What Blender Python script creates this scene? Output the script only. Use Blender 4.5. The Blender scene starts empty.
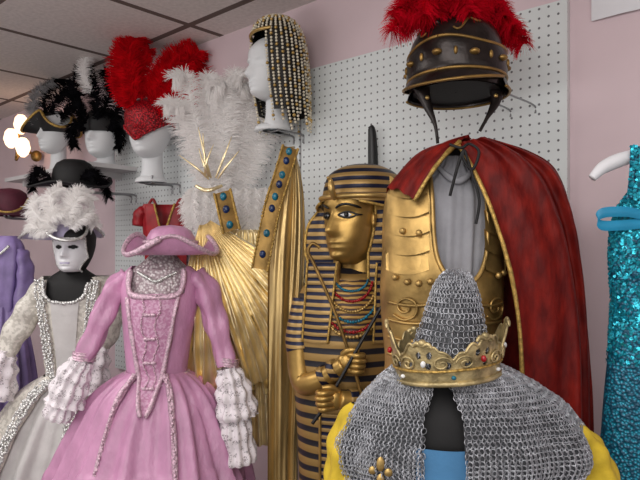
import bpy, bmesh, math, random
from mathutils import Vector, Matrix
random.seed(11)
PI=math.pi; TAU=2*PI
scn=bpy.context.scene; COL=scn.collection
try:
    scn.view_settings.view_transform='Standard'
except Exception: pass
CAM=Vector((0,-1.6,1.5)); A=math.radians(42)
VW=Vector((-math.sin(A),math.cos(A),0)); RT=Vector((math.cos(A),math.sin(A),0))
FPX=600.0
def lin(c):
    return tuple(((x/255)/12.92 if x/255<=.04045 else ((x/255+.055)/1.055)**2.4) for x in c)
def U(a,b): return random.uniform(a,b)
def Q(px,py,d=0): return Vector((px,d,-py))
def crom(pts,n):
    m=len(pts); out=[]
    for i in range(n):
        t=i/(n-1)*(m-1); k=min(int(t),m-2); f=t-k
        p0=pts[max(k-1,0)];p1=pts[k];p2=pts[k+1];p3=pts[min(k+2,m-1)]
        out.append(tuple(.5*((2*b)+(-a+c)*f+(2*a-5*b+4*c-d)*f*f+(-a+3*b-3*c+d)*f**3) for a,b,c,d in zip(p0,p1,p2,p3)))
    return out
# ------------------------------------------------------------------ materials
def base(name):
    m=bpy.data.materials.new(name); m.use_nodes=True
    nt=m.node_tree; return m,nt,nt.nodes['Principled BSDF']
def N(nt,t,**k):
    n=nt.nodes.new(t)
    for a,b in k.items(): setattr(n,a,b)
    return n
def ramp(nt,stops,interp='LINEAR'):
    r=N(nt,'ShaderNodeValToRGB'); r.color_ramp.interpolation=interp
    e=r.color_ramp.elements
    while len(e)<len(stops): e.new(.5)
    for i,(p,c) in enumerate(stops): e[i].position=p; e[i].color=tuple(c)+(1,)
    return r
def bumpit(nt,b,src,strength,dist=.004):
    bp=N(nt,'ShaderNodeBump'); bp.inputs['Strength'].default_value=strength; bp.inputs['Distance'].default_value=dist
    nt.links.new(src,bp.inputs['Height']); nt.links.new(bp.outputs[0],b.inputs['Normal'])
def coords(nt,scale=(1,1,1)):
    tc=N(nt,'ShaderNodeTexCoord'); mp=N(nt,'ShaderNodeMapping'); mp.inputs['Scale'].default_value=scale
    nt.links.new(tc.outputs['Object'],mp.inputs['Vector']); return mp.outputs[0]
def mul(c,k): return tuple(min(1,x*k) for x in c)
def mat(name,col,rough=.6,metal=0,var=.25,sc=14,bump=.2,bsc=90,sheen=0,col2=None,stretch=(1,1,1),spec=None,lo=.35,hi=.65,bdist=.004):
    m,nt,b=base(name); c=lin(col); co=coords(nt,stretch)
    n=N(nt,'ShaderNodeTexNoise'); n.inputs['Scale'].default_value=sc; n.inputs['Detail'].default_value=4
    nt.links.new(co,n.inputs['Vector'])
    c2=lin(col2) if col2 else mul(c,1+var)
    r=ramp(nt,[(lo,mul(c,1-var) if not col2 else c),(hi,c2)]); nt.links.new(n.outputs['Fac'],r.inputs[0])
    nt.links.new(r.outputs[0],b.inputs['Base Color'])
    b.inputs['Roughness'].default_value=rough; b.inputs['Metallic'].default_value=metal
    if sheen:
        b.inputs['Sheen Weight'].default_value=sheen; b.inputs['Sheen Tint'].default_value=tuple(min(1,x*1.6) for x in c)+(1,)
    if spec is not None: b.inputs['Specular IOR Level'].default_value=spec
    if bump:
        n2=N(nt,'ShaderNodeTexNoise'); n2.inputs['Scale'].default_value=bsc; n2.inputs['Detail'].default_value=3; nt.links.new(co,n2.inputs['Vector'])
        bumpit(nt,b,n2.outputs['Fac'],bump,bdist)
    return m
def feather(name,col,var=.1,tr=.5):
    m=bpy.data.materials.new(name); m.use_nodes=True; nt=m.node_tree
    out=nt.nodes['Material Output']; nt.nodes.remove(nt.nodes['Principled BSDF'])
    n=N(nt,'ShaderNodeTexNoise'); n.inputs['Scale'].default_value=30; nt.links.new(coords(nt),n.inputs['Vector'])
    c=lin(col); r=ramp(nt,[(.35,mul(c,1-var)),(.65,mul(c,1+var))]); nt.links.new(n.outputs['Fac'],r.inputs[0])
    d=N(nt,'ShaderNodeBsdfDiffuse'); t=N(nt,'ShaderNodeBsdfTranslucent'); x=N(nt,'ShaderNodeMixShader'); x.inputs[0].default_value=tr
    for k in (d,t): nt.links.new(r.outputs[0],k.inputs['Color'])
    nt.links.new(d.outputs[0],x.inputs[1]); nt.links.new(t.outputs[0],x.inputs[2]); nt.links.new(x.outputs[0],out.inputs[0])
    return m
def stripes(name,ca,cb,scale,axis='Z',rough=.4,metal=.3,frac=.5,dist=0):
    m,nt,b=base(name); co=coords(nt)
    w=N(nt,'ShaderNodeTexWave',bands_direction=axis); w.inputs['Scale'].default_value=scale; w.inputs['Distortion'].default_value=dist
    nt.links.new(co,w.inputs['Vector'])
    r=ramp(nt,[(frac-.08,lin(ca)),(frac+.08,lin(cb))]); nt.links.new(w.outputs['Fac'],r.inputs[0])
    nt.links.new(r.outputs[0],b.inputs['Base Color']); b.inputs['Roughness'].default_value=rough; b.inputs['Metallic'].default_value=metal
    bumpit(nt,b,w.outputs['Fac'],.3); return m
def cells(name,ca,cb,scale,rough=.4,metal=0,bump=.5,lo=.3,hi=.6,use='Distance'):
    m,nt,b=base(name); co=coords(nt)
    v=N(nt,'ShaderNodeTexVoronoi'); v.inputs['Scale'].default_value=scale; nt.links.new(co,v.inputs['Vector'])
    r=ramp(nt,[(lo,lin(ca)),(hi,lin(cb))]); nt.links.new(v.outputs[use],r.inputs[0])
    nt.links.new(r.outputs[0],b.inputs['Base Color']); b.inputs['Roughness'].default_value=rough; b.inputs['Metallic'].default_value=metal
    if bump: bumpit(nt,b,v.outputs['Distance'],bump)
    return m
def lace(name,col,scale=70,thr=.42,rough=.7):
    m,nt,b=base(name); co=coords(nt)
    v=N(nt,'ShaderNodeTexVoronoi',feature='DISTANCE_TO_EDGE'); v.inputs['Scale'].default_value=scale; nt.links.new(co,v.inputs['Vector'])
    n=N(nt,'ShaderNodeTexNoise'); n.inputs['Scale'].default_value=scale*.5; nt.links.new(co,n.inputs['Vector'])
    r1=ramp(nt,[(.05,(1,1,1)),(.14,(.42,.42,.42))]); nt.links.new(v.outputs[0],r1.inputs[0])
    r2=ramp(nt,[(thr,(0,0,0)),(thr+.1,(1,1,1))]); nt.links.new(n.outputs['Fac'],r2.inputs[0])
    mx=N(nt,'ShaderNodeMath',operation='MAXIMUM'); nt.links.new(r1.outputs[0],mx.inputs[0]); nt.links.new(r2.outputs[0],mx.inputs[1])
    nt.links.new(mx.outputs[0],b.inputs['Alpha'])
    b.inputs['Base Color'].default_value=lin(col)+(1,); b.inputs['Roughness'].default_value=rough
    return m
MT={}
MT['pink_wall']=mat('pink_wall_paint',(218,197,202),.8,0,.04,3,.05,200)
MT['white']=mat('white_foam',(222,224,226),.7,0,.03,10,.1,200)
MT['black']=mat('black_cloth',(14,13,15),.7,0,.3,10,.1,100)
MT['darkhair']=mat('dark_brown_hair',(24,20,18),.6,0,.4,40,.4,120)
MT['blackfeather']=feather('black_feather',(18,17,20),.4,.3)
MT['whitefeather']=feather('white_feather',(253,251,250),.02,.5)
MT['greyfeather']=feather('grey_feather',(160,158,160),.2,.4)
MT['redfeather']=feather('red_feather',(206,16,40),.25,.4)
MT['redfeather2']=feather('scarlet_feather',(216,20,34),.25,.4)
MT['gold']=mat('gold_metal',(196,164,102),.38,.8,.22,18,.15,60)
MT['armgold']=mat('dull_gold_armour',(178,146,88),.42,.75,.3,16,.25,50)
MT['goldpaint']=mat('gold_paint',(172,138,76),.36,.68,.25,14,.12,60)
MT['darkgold']=mat('aged_gold',(142,112,62),.42,.75,.35,20,.3,70)
MT['crowngold']=mat('antique_brass',(180,162,118),.48,.65,.38,40,.6,90)
MT['lame']=mat('gold_lame',(240,222,178),.28,.8,.12,16,.5,34,stretch=(1.4,1.4,.8))
MT['lame2']=mat('gold_lame_dull',(194,166,112),.36,.7,.3,14,.4,40,stretch=(2,2,.3))
MT['goldtrim']=mat('gold_braid',(184,150,80),.45,.55,.35,120,.5,300)
MT['bronze']=mat('dark_bronze',(38,31,29),.28,.5,.4,25,.25,60)
MT['pinksatin']=mat('mauve_pink_satin',(202,146,182),.36,0,.13,12,.8,22,sheen=.1,stretch=(1.3,1.3,.7),bdist=.008)
MT['pinkbroc']=mat('pink_embroidery',(192,132,168),.45,0,.1,110,.5,130,col2=(216,172,200),lo=.46,hi=.58)
MT['pinktrim']=mat('pink_silver_beading',(214,182,198),.4,.3,.3,160,.4,300)
MT['silverlace']=cells('silver_beaded_net',(208,200,202),(152,134,140),110,.4,.3,.6,.25,.6)
MT['whitelace']=lace('white_lace',(240,233,238),120,.38)
MT['creambroc']=mat('cream_brocade',(194,189,180),.4,.05,.1,70,.5,90,col2=(224,219,210),lo=.44,hi=.54)
MT['creamsatin']=mat('pale_silver_satin',(204,201,200),.35,0,.1,8,.5,26,bdist=.006)
MT['creamlace']=mat('cream_lace_ruffle',(226,220,210),.6,.1,.15,90,.9,150)
MT['silver']=mat('silver_beads',(218,218,216),.25,.6,.3,100,.2,200)
MT['lav']=mat('lavender_satin',(138,118,172),.45,0,.25,8,.5,26,bdist=.006)
MT['lav2']=mat('pale_lavender',(182,174,202),.5,0,.2,8,.1,60)
MT['burg']=mat('burgundy_velvet',(84,24,44),.7,0,.3,10,.1,60,sheen=.3)
MT['red']=mat('red_velvet',(86,8,6),.6,0,.3,26,.6,40,spec=.22,sheen=.12,col2=(130,24,14),stretch=(1.6,1.6,.6),lo=.36,hi=.7,bdist=.005)
MT['redseq']=cells('red_sequins',(224,22,42),(110,6,16),160,.3,.3,.6,.2,.6)
MT['redbod']=mat('red_satin',(150,16,28),.5,0,.3,20,.4,40)
MT['grey']=mat('pale_grey_cloth',(152,152,158),.85,0,.12,14,.3,90)
MT['navystripe']=stripes('navy_gold_stripes',(24,27,54),(170,138,84),15.5,'Z',.42,.4,.5)
MT['nemes']=stripes('headdress_stripes',(20,22,46),(162,130,76),13.5,'Z',.42,.4,.5)
MT['bodystripe']=stripes('body_bands',(40,38,44),(158,126,72),8.5,'Z',.45,.4,.42,.6)
MT['collar']=stripes('beaded_collar',(60,40,36),(170,132,66),24,'Z',.45,.3,.5,2)
MT['steel']=mat('steel_links',(180,182,188),.38,.72,.3,60,0)
MT['mailbase']=mat('grey_mesh_lining',(72,74,78),.7,.2,.3,160,.4,200)
MT['yellow']=mat('yellow_cloth',(202,172,44),.85,0,.25,14,.6,40,bdist=.006)
MT['blue']=mat('blue_cloth',(62,114,156),.75,0,.15,12,.2,100)
MT['turq']=cells('turquoise_sequin_cloth',(24,140,168),(8,68,92),170,.35,.3,.6,.2,.6)
MT['turqs']=mat('turquoise_sequin',(44,174,196),.24,.6,.45,220,0)
MT['turqc']=mat('turquoise_satin',(22,130,170),.5,0,.2,10,.1,60)
MT['gemblue']=mat('turquoise_gem',(16,104,128),.15,0,.4,90,0)
MT['gemnavy']=mat('navy_gem',(16,40,84),.15,0,.4,90,0)
MT['gemred']=mat('red_gem',(150,16,26),.15,0,.3,90,0)
MT['gemwhite']=mat('clear_gem',(226,226,226),.1,0,.1,90,0)
MT['bead']=mat('ivory_beads',(224,216,194),.35,.1,.2,90,0)
MT['wire']=mat('chrome_wire',(150,150,152),.35,.8,.1,20,0)
MT['whitemask']=mat('white_mask',(230,230,234),.45,0,.05,12,0)
MT['skinless']=mat('dark_eye_paint',(12,12,14),.4,0,.1,10,0)
MT['paper']=mat('white_paper',(228,228,232),.8,0,.03,10,0)
MT['floor']=mat('grey_carpet',(96,88,84),.9,0,.2,40,.4,200)
MT['shelf']=mat('white_shelf',(206,204,204),.6,0,.04,10,.05,60)
def pegmat():
    m,nt,b=base('pegboard_white'); tc=N(nt,'ShaderNodeTexCoord'); sp=N(nt,'ShaderNodeSeparateXYZ'); nt.links.new(tc.outputs['Object'],sp.inputs[0])
    def cell(o):
        a=N(nt,'ShaderNodeMath',operation='MULTIPLY'); a.inputs[1].default_value=1/.0254; nt.links.new(o,a.inputs[0])
        f=N(nt,'ShaderNodeMath',operation='FRACT'); nt.links.new(a.outputs[0],f.inputs[0])
        s=N(nt,'ShaderNodeMath',operation='SUBTRACT'); s.inputs[1].default_value=.5; nt.links.new(f.outputs[0],s.inputs[0])
        p=N(nt,'ShaderNodeMath',operation='MULTIPLY'); nt.links.new(s.outputs[0],p.inputs[0]); nt.links.new(s.outputs[0],p.inputs[1]); return p.outputs[0]
    ad=N(nt,'ShaderNodeMath',operation='ADD'); nt.links.new(cell(sp.outputs[0]),ad.inputs[0]); nt.links.new(cell(sp.outputs[2]),ad.inputs[1])
    r=ramp(nt,[(.012,lin((104,104,108))),(.022,lin((220,225,225)))]); nt.links.new(ad.outputs[0],r.inputs[0])
    nt.links.new(r.outputs[0],b.inputs['Base Color']); b.inputs['Roughness'].default_value=.5; return m
MT['peg']=pegmat()
def ceilmat():
    m,nt,b=base('ceiling_tiles'); tc=N(nt,'ShaderNodeTexCoord'); sp=N(nt,'ShaderNodeSeparateXYZ'); nt.links.new(tc.outputs['Object'],sp.inputs[0])
    def line(o,per,off):
        a=N(nt,'ShaderNodeMath',operation='MULTIPLY_ADD'); a.inputs[1].default_value=1/per; a.inputs[2].default_value=off; nt.links.new(o,a.inputs[0])
        f=N(nt,'ShaderNodeMath',operation='FRACT'); nt.links.new(a.outputs[0],f.inputs[0])
        s=N(nt,'ShaderNodeMath',operation='LESS_THAN'); s.inputs[1].default_value=.03/per; nt.links.new(f.outputs[0],s.inputs[0]); return s.outputs[0]
    mx=N(nt,'ShaderNodeMath',operation='MAXIMUM'); nt.links.new(line(sp.outputs[0],.6,.35),mx.inputs[0]); nt.links.new(line(sp.outputs[1],.6,.3),mx.inputs[1])
    n=N(nt,'ShaderNodeTexNoise'); n.inputs['Scale'].default_value=60; nt.links.new(tc.outputs['Object'],n.inputs['Vector'])
    r=ramp(nt,[(.3,lin((214,207,203))),(.7,lin((230,223,219)))]); nt.links.new(n.outputs['Fac'],r.inputs[0])
    mix=N(nt,'ShaderNodeMix',data_type='RGBA'); nt.links.new(mx.outputs[0],mix.inputs['Factor']); nt.links.new(r.outputs[0],mix.inputs['A']); mix.inputs['B'].default_value=lin((104,90,84))+(1,)
    nt.links.new(mix.outputs['Result'],b.inputs['Base Color']); b.inputs['Roughness'].default_value=.85; return m
MT['ceil']=ceilmat()
# ------------------------------------------------------------------ geometry
class Thing:
    def __init__(s,name,label,cat,px,py,D,group=None,floor=False):
        if floor: py=250+1.5*FPX/D
        s.s=D/FPX; s.ax=px; s.ay=py; s.D=D
        loc=CAM+D*(VW+RT*((px-320)/FPX))+Vector((0,0,D*(250-py)/FPX))
        e=bpy.data.objects.new(name,None); e.empty_display_size=.05; COL.objects.link(e)
        e.location=loc; e.rotation_euler=(0,0,A); e['label']=label; e['category']=cat
        if group: e['group']=group
        s.e=e; s.loc=loc; s.floor_py=250+1.5*FPX/D
class MB:
    def __init__(s): s.v=[]; s.f=[]
    def grid(s,rows,closed=True,skip=None,cap0=False,cap1=False):
        o=len(s.v); n=len(rows[0])
        for r in rows: s.v.extend(r)
        for i in range(len(rows)-1):
            for j in range(n if closed else n-1):
                k=(j+1)%n
                f=(o+i*n+j,o+i*n+k,o+(i+1)*n+k,o+(i+1)*n+j)
                if skip:
                    c=(s.v[f[0]]+s.v[f[1]]+s.v[f[2]]+s.v[f[3]])/4
                    if skip(c): continue
                s.f.append(f)
        for flag,i in ((cap0,0),(cap1,len(rows)-1)):
            if flag:
                c=sum(rows[i],Vector())/n; s.v.append(c); ci=len(s.v)-1
                for j in range(n): s.f.append((o+i*n+j,o+i*n+(j+1)%n,ci))
        return s
    def sph(s,c,r,seg=10,rings=6):
        if not isinstance(r,(tuple,list)): r=(r,r,r)
        rows=[]
        for i in range(rings+1):
            p=PI*i/rings
            rows.append([c+Vector((r[0]*math.sin(p)*math.cos(TAU*j/seg),r[1]*math.sin(p)*math.sin(TAU*j/seg),r[2]*math.cos(p))) for j in range(seg)])
        return s.grid(rows)
    def tube(s,path,radii,n=24,seg=12,wr=0,flat=1.0,nf=5,cap=True):
        t=Tube(path,radii,n,wr,flat,nf)
        rows=[[t.pt(j/seg,i/(n-1)) for j in range(seg)] for i in range(n)]
        s.grid(rows,True,None,cap,cap); return t
    def torus(s,c,nrm,R,r,M=9,m=4):
        z=nrm.normalized(); x=z.orthogonal().normalized(); y=z.cross(x); rows=[]
        for i in range(M+1):
            a=TAU*i/M; dr=x*math.cos(a)+y*math.sin(a)
            rows.append([c+dr*(R+r*math.cos(TAU*j/m))+z*(r*math.sin(TAU*j/m)) for j in range(m)])
        return s.grid(rows)
    def box(s,a,b):
        o=len(s.v)
        for z in (a.z,b.z):
            for x,y in ((a.x,a.y),(b.x,a.y),(b.x,b.y),(a.x,b.y)): s.v.append(Vector((x,y,z)))
        for f in ((0,1,2,3),(4,5,6,7),(0,1,5,4),(1,2,6,5),(2,3,7,6),(3,0,4,7)): s.f.append(tuple(o+i for i in f))
        return s
    def beads(s,path,r,n,jit=0):
        s.tube(path,[r*.4]*len(path),max(12,n),5)
        for p in crom(path,n):
            s.sph(Q(*p)+Vector((U(-jit,jit),U(-jit,jit),U(-jit,jit))),r*U(.8,1.15),6,4)
        return s
    def build(s,T,name,m,parent=None,smooth=True,kind=None,raw=False,label=None):
        me=bpy.data.meshes.new(name)
        if T is None or raw: vv=[tuple(v) for v in s.v]
        else: vv=[((v.x-T.ax)*T.s,v.y*T.s,(v.z+T.ay)*T.s) for v in s.v]
        me.from_pydata(vv,[],s.f)
        if len(me.polygons)<40000 and name!='plume':
            bm=bmesh.new(); bm.from_mesh(me); bmesh.ops.recalc_face_normals(bm,faces=bm.faces); bm.to_mesh(me); bm.free()
        if smooth: me.polygons.foreach_set('use_smooth',[True]*len(me.polygons))
        me.materials.append(MT[m] if isinstance(m,str) else m)
        o=bpy.data.objects.new(name,me); COL.objects.link(o)
        if parent is not None: o.parent=parent
        elif T is not None: o.parent=T.e
        if kind: o['kind']=kind
        if label: o['label']=label
        return o
class Tube:
    def __init__(s,path,radii,n=24,wr=0,flat=1.0,nf=5):
        s.n=n; s.P=[Q(*p) for p in crom([tuple(p)+(0,)*(3-len(p)) for p in path],n)]
        s.R=[max(.01,r[0]) for r in crom([(r,) for r in radii],n)]
        s.fr=[]; s.wr=wr; s.flat=flat; s.nf=nf; s.ph=U(0,6)
        ref=None
        for i in range(n):
            t=(s.P[min(i+1,n-1)]-s.P[max(i-1,0)]).normalized()
            if ref is None: ref=Vector((0,1,0)) if abs(t.y)<.9 else Vector((1,0,0))
            b=(ref-t*ref.dot(t)).normalized(); ref=b
            s.fr.append((t.cross(b),b))
    def pt(s,u,v):
        f=v*(s.n-1); i=min(int(f),s.n-2); k=f-i
        c=s.P[i].lerp(s.P[i+1],k); r=s.R[i]*(1-k)+s.R[i+1]*k; x,y=s.fr[i]; a=TAU*u
        if s.wr: r*=1+s.wr*(math.sin(s.nf*a+s.ph+v*3)*.6+math.sin(v*22+s.ph+2*math.sin(a))*.5)
        return c+x*(r*math.cos(a))+y*(r*s.flat*math.sin(a))
class Loft:
    def __init__(s,rings,n=60,rot=0,ks=((13,.5,.6),(23,2,.4))):
        s.rows=crom([tuple(r)+(0,)*(6-len(r)) for r in rings],n); s.n=n; s.rot=rot; s.ks=ks
    def row(s,v):
        f=v*(s.n-1); i=min(max(int(f),0),s.n-2); k=f-i
        return tuple(a*(1-k)+b*k for a,b in zip(s.rows[i],s.rows[i+1]))
    def pt(s,u,v,off=0):
        py,cx,rx,ry,dy,amp=s.row(v); th=TAU*u+s.rot
        k=1+(amp*sum(w*math.cos(n*th+p+v*.6) for n,p,w in s.ks) if amp else 0)
        return Q(cx+(rx+off)*k*math.sin(th),py,dy-(ry+off)*k*math.cos(th))
    def vofpy(s,py):
        for i in range(s.n-1):
            a,b=s.rows[i][0],s.rows[i+1][0]
            if (a-py)*(b-py)<=0 and a!=b: return (i+(py-a)/(b-a))/(s.n-1)
        return 0 if abs(py-s.rows[0][0])<abs(py-s.rows[-1][0]) else 1
    def front(s,x,py,off=1):
        v=s.vofpy(py); _,cx,rx,ry,dy,amp=s.row(v)
        th=math.asin(max(-.98,min(.98,(x-cx)/rx)))
        u=((th-s.rot)/TAU); p=s.pt(u,v,off); return (x,py,p.y)
    def mesh(s,mb,seg=64,u0=0,u1=1,skip=None,v0=0,v1=1,nv=None,cap0=False,cap1=False,off=0):
        nv=nv or s.n; closed=(u1-u0)>=.999
        rows=[[s.pt(u0+(u1-u0)*j/(seg if closed else seg-1),v0+(v1-v0)*i/(nv-1),off) for j in range(seg)] for i in range(nv)]
        mb.grid(rows,closed,skip,cap0,cap1); return mb
def links(mb,fn,nu,nv,R,r,skip=None,tilt=.7,u0=0,u1=1):
    e=.004
    for i in range(nv):
        for j in range(nu):
            u=u0+(u1-u0)*(j+.5*(i%2))/nu; v=(i+.5)/nv
            p=fn(u,v)
            if skip and skip(p): continue
            du=fn(u+e,v)-fn(u-e,v); dv=fn(u,min(1,v+e))-fn(u,max(0,v-e))
            n=du.cross(dv)
            if n.length<1e-9: continue
            n.normalize(); ax=dv.normalized() if dv.length>1e-9 else Vector((0,0,1))
            n2=Matrix.Rotation((tilt if i%2 else -tilt)+U(-.25,.25),3,ax)@n
            mb.torus(p+n*(.3)+Vector((U(-.35,.35),U(-.2,.2),U(-.35,.35))),n2,R,r,8,3)
def plume(path,width,n=220,droop=.3,fwd=.7,fluff=.5,bw=.45,spine=True):
    mb=MB(); P=[Q(*p) for p in crom([tuple(p)+(0,)*(3-len(p)) for p in path],40)]
    if spine: mb.tube(path,[.9]*len(path),14,5)
    for k in range(n):
        t=U(.04,1); f=t*38.99; i=int(f); p=P[i].lerp(P[i+1],f-i); tg=(P[i+1]-P[i]).normalized()
        sd=tg.cross(Vector((0,1,0)))
        if sd.length<.1: sd=Vector((1,0,0))
        sd.normalize(); nn=tg.cross(sd)
        a=U(-fluff,fluff)*PI/2; side=random.choice((-1,1))
        d=(sd*side*math.cos(a)+nn*math.sin(a)+tg*fwd*U(.6,1.2)).normalized()
        L=width*(.4+.6*math.sin(min(1,t*1.1+.15)*PI*.8))*U(.75,1.05)
        w=(nn*U(-.6,.6)+tg+Vector((U(-.4,.4),U(-.4,.4),U(-.4,.4)))); w=(w-d*w.dot(d)).normalized()
        pts=[]
        cu=Vector((U(-.2,.2),U(-.2,.2),U(-.2,.2)))-sd*side*.1
        for q in range(4):
            uu=q/3; pts.append(p+d*L*uu+Vector((0,0,-1))*L*droop*uu*uu+cu*L*uu*uu)
        rows=[[pt-w*bw*(1-.65*q/3),pt+w*bw*(1-.65*q/3)] for q,pt in enumerate(pts)]
        mb.grid(rows,False)
    return mb
# head ------------------------------------------------------------
HW=[(0,.10),(.05,.19),(.15,.26),(.3,.315),(.5,.35),(.7,.365),(.85,.305),(.95,.18),(1,.0)]
HF=[(0,.24),(.06,.36),(.14,.385),(.25,.395),(.35,.385),(.5,.375),(.6,.40),(.75,.385),(.88,.28),(.97,.14),(1,0)]
HB=[(0,.02),(.1,.08),(.2,.2),(.35,.36),(.5,.44),(.7,.46),(.85,.36),(.95,.2),(1,0)]
def tab(T,t):
    def g(t):
        t=max(0,min(1,t))
        for (a,x),(b,y) in zip(T,T[1:]):
            if t<=b: return x+(y-x)*(t-a)/(b-a)
        return T[-1][1]
    e=min(.03,t,1-t)
    return (g(t-e)+g(t)+g(t+e))/3
def G(x,s): return math.exp(-(x/s)**2)
def feat(x,t):
    a=0
    if .26<t<.58:
        k=(.57-t)/.22; nz=.12*max(0,min(1,k))*(1 if t>.335 else max(0,(t-.27)/.065))
        a+=nz*G(x,.038+.028*max(0,min(1,k)))
    a-=.045*(G(x-.145,.075)+G(x+.145,.075))*G(t-.505,.05)
    a+=.026*(G(x-.145,.055)+G(x+.145,.055))*G(t-.5,.024)
    a+=.016*G(abs(x)-.14,.09)*G(t-.585,.025)
    a+=.034*G(x,.085)*G(t-.225,.02)+.03*G(x,.075)*G(t-.178,.02)-.018*G(x,.1)*G(t-.2,.009)
    a+=.03*G(x,.08)*G(t-.075,.05)-.015*G(x,.1)*G(t-.13,.02)
    return a
class Head:
    def __init__(s,cx,chin,H,turn=0,d=0,tilt=0,slim=1):
        s.c=Q(cx,chin,d); s.H=H; s.slim=slim; s.M=Matrix.Rotation(-turn,3,'Z')@Matrix.Rotation(tilt,3,'X')
    def raw(s,th,t,off=0):
        w,f,b=tab(HW,t)*s.slim+off,tab(HF,t)+off,tab(HB,t)+off
        x=w*math.sin(th); c=math.cos(th)
        y=-f*c if c>0 else -b*c
        if c>0: y-=feat(x/s.slim,t)*min(1,c*1.6)
        return Vector((x,y+.05,t))
    def pt(s,th,t,off=0): return s.c+(s.M@(s.raw(th,t,off)))*s.H
    def face(s,x,t,off=.0):
        return s.pt(math.asin(max(-.97,min(.97,x/tab(HW,t)))),t,off)
    def mesh(s,mb,neck=None,nr=.17,seg=56,rows=56):
        R=[[s.pt(TAU*j/seg,i/rows*.999) for j in range(seg)] for i in range(rows+1)]
        mb.grid(R,True,None,True,False)
        if neck:
            H=s.H; b=s.c+(s.M@Vector((0,.12,.25)))*H
            rr=[]
            for i in range(10):
                k=i/9; r=H*nr*(1+.5*max(0,k-.65)**1*1.8); z=b.z*(1-k)+(-neck)*k
                rr.append([Vector((b.x+r*math.cos(TAU*j/24),b.y+r*math.sin(TAU*j/24),z)) for j in range(24)])
            mb.grid(rr,True,None,False,True)
        return mb
    def band(s,t0,t1,a0,a1,off,n=40,m=8):
        return [[s.pt(a0+(a1-a0)*j/(n-1),t0+(t1-t0)*i/(m-1),off) for j in range(n)] for i in range(m)]
def foam_head(cx,chin,H,D,turn,base_py,label,m='white',group='white foam display heads',name='display_head'):
    T=Thing(name,label,'mannequin head',cx,base_py,D,group)
    h=Head(cx,chin,H,turn); mb=h.mesh(MB(),base_py); mb.build(T,'head',m)
    st=MB(); r=H*.26
    rows=[[Q(cx,base_py-z,0)+Vector((r*k*math.cos(TAU*j/24),r*k*math.sin(TAU*j/24)+H*.12,0)) for j in range(24)] for z,k in ((H*.1,.75),(H*.06,.95),(H*.02,1.0),(0,1.0))]
    st.grid(rows,True,None,True,True); st.build(T,'base',m)
    return T,h
def bracket(px,py,D,label,w=14):
    T=Thing('wire_bracket',label,'bracket',px,py,D,'wire brackets on the pegboard')
    L=(-T.loc.y-(.024 if T.loc.x>-2.8 else .001))/T.s; dx,dd=RT.y*L,VW.y*L
    for o in (-w/2,w/2):
        ox,od=VW.y*o,-RT.y*o
        mb=MB(); mb.tube([(px+ox*1.0,py-6,od-2),(px+ox,py+1,od),(px+ox+dx*.5,py+1,od+dd*.5),(px+ox+dx*.97,py+1,od+dd*.97),(px+ox+dx,py+9,od+dd)],[1.1]*5,24,6); mb.build(T,'arm','wire')
    mb=MB(); mb.tube([(px-VW.y*w/2,py+1,RT.y*w/2),(px+VW.y*w/2,py+1,-RT.y*w/2)],[1.1,1.1],4,6); mb.build(T,'crossbar','wire')
    return T
def form(label,rings,cx,D,m='black',hgt=None):
    T=Thing('dress_form',label,'dress form',cx,0,D,None,True); f=T.floor_py
    mb=MB(); Loft(rings,40).mesh(mb,48,cap0=True,cap1=True); mb.build(T,'torso',m)
    b=rings[-1][0]
    mb=MB(); mb.tube([(cx,b-8,0),(cx,f-4,0)],[.012/T.s]*2,6,12); mb.build(T,'pole','black')
    mb=MB(); R=.14/T.s
    mb.grid([[Q(cx+r*math.cos(TAU*j/32),f-z,r*math.sin(TAU*j/32)) for j in range(32)] for z,r in ((.04/T.s,R*.15),(.03/T.s,R*.6),(.02/T.s,R),(0,R))],True,None,True,True); mb.build(T,'base','black')
    return T
def tricorn(cx,cy,R,h,cr,ch,a0=0,droop=0,seg=72,pw=.28):
    brim=MB(); rows=[]; edge=[]
    def bp(a,k):
        c=math.cos(3*(a-a0)); ro=R*(1+pw*c); r=cr*.95+(ro-cr*.95)*k
        z=h*(.55-.45*c)*k**1.7-droop*k*math.cos(a)
        return Q(cx+r*math.sin(a),cy-z,-r*math.cos(a))
    for i in range(10): rows.append([bp(TAU*j/seg,i/9) for j in range(seg)])
    brim.grid(rows); edge=[bp(TAU*j/seg,1) for j in range(seg+1)]
    crown=MB(); prof=[(0,1.0),(.3,.99),(.6,.93),(.82,.78),(.95,.5),(1,.02)]
    crown.grid([[Q(cx+cr*r*math.sin(TAU*j/40),cy-ch*z,-cr*r*math.cos(TAU*j/40)) for j in range(40)] for z,r in prof])
    et=[(e.x,-e.z,e.y) for e in edge]
    return brim,crown,et
def xyz(p): return (p.x,-p.z,p.y)
# ------------------------------------------------------------------ room
def struct(name,a,b,m):
    o=MB().box(Vector(a),Vector(b)).build(None,name,m,smooth=False); o['kind']='structure'; return o
struct('wall_back',(-6.5,0,0),(3,.1,2.4),'pink_wall')
struct('wall_left',(-6.6,-5,0),(-6.5,.1,2.4),'pink_wall')
struct('floor',(-6.6,-5,-.1),(3,.1,0),'floor')
struct('ceiling',(-6.6,-5,2.4),(3,.1,2.5),'ceil')
def panel(x0,x1,z0,z1,label):
    e=bpy.data.objects.new('pegboard',None); COL.objects.link(e); e.location=(x0,0,z0); e['label']=label; e['category']='pegboard'; e['group']='pegboard panels on the pink wall'
    w,h=x1-x0,z1-z0
    MB().box(Vector((0,-.022,0)),Vector((w,-.016,h))).build(None,'perforated_sheet','peg',e,smooth=False)
    for i in range(3):
        xx=.0+(w-.04)*i/2
        MB().box(Vector((xx,-.016,0)),Vector((xx+.04,-.001,h))).build(None,'batten','shelf',e,smooth=False)
panel(-2.83,-1.522,.9,2.15,'white perforated pegboard panel behind the red and white feather headdresses')
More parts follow.
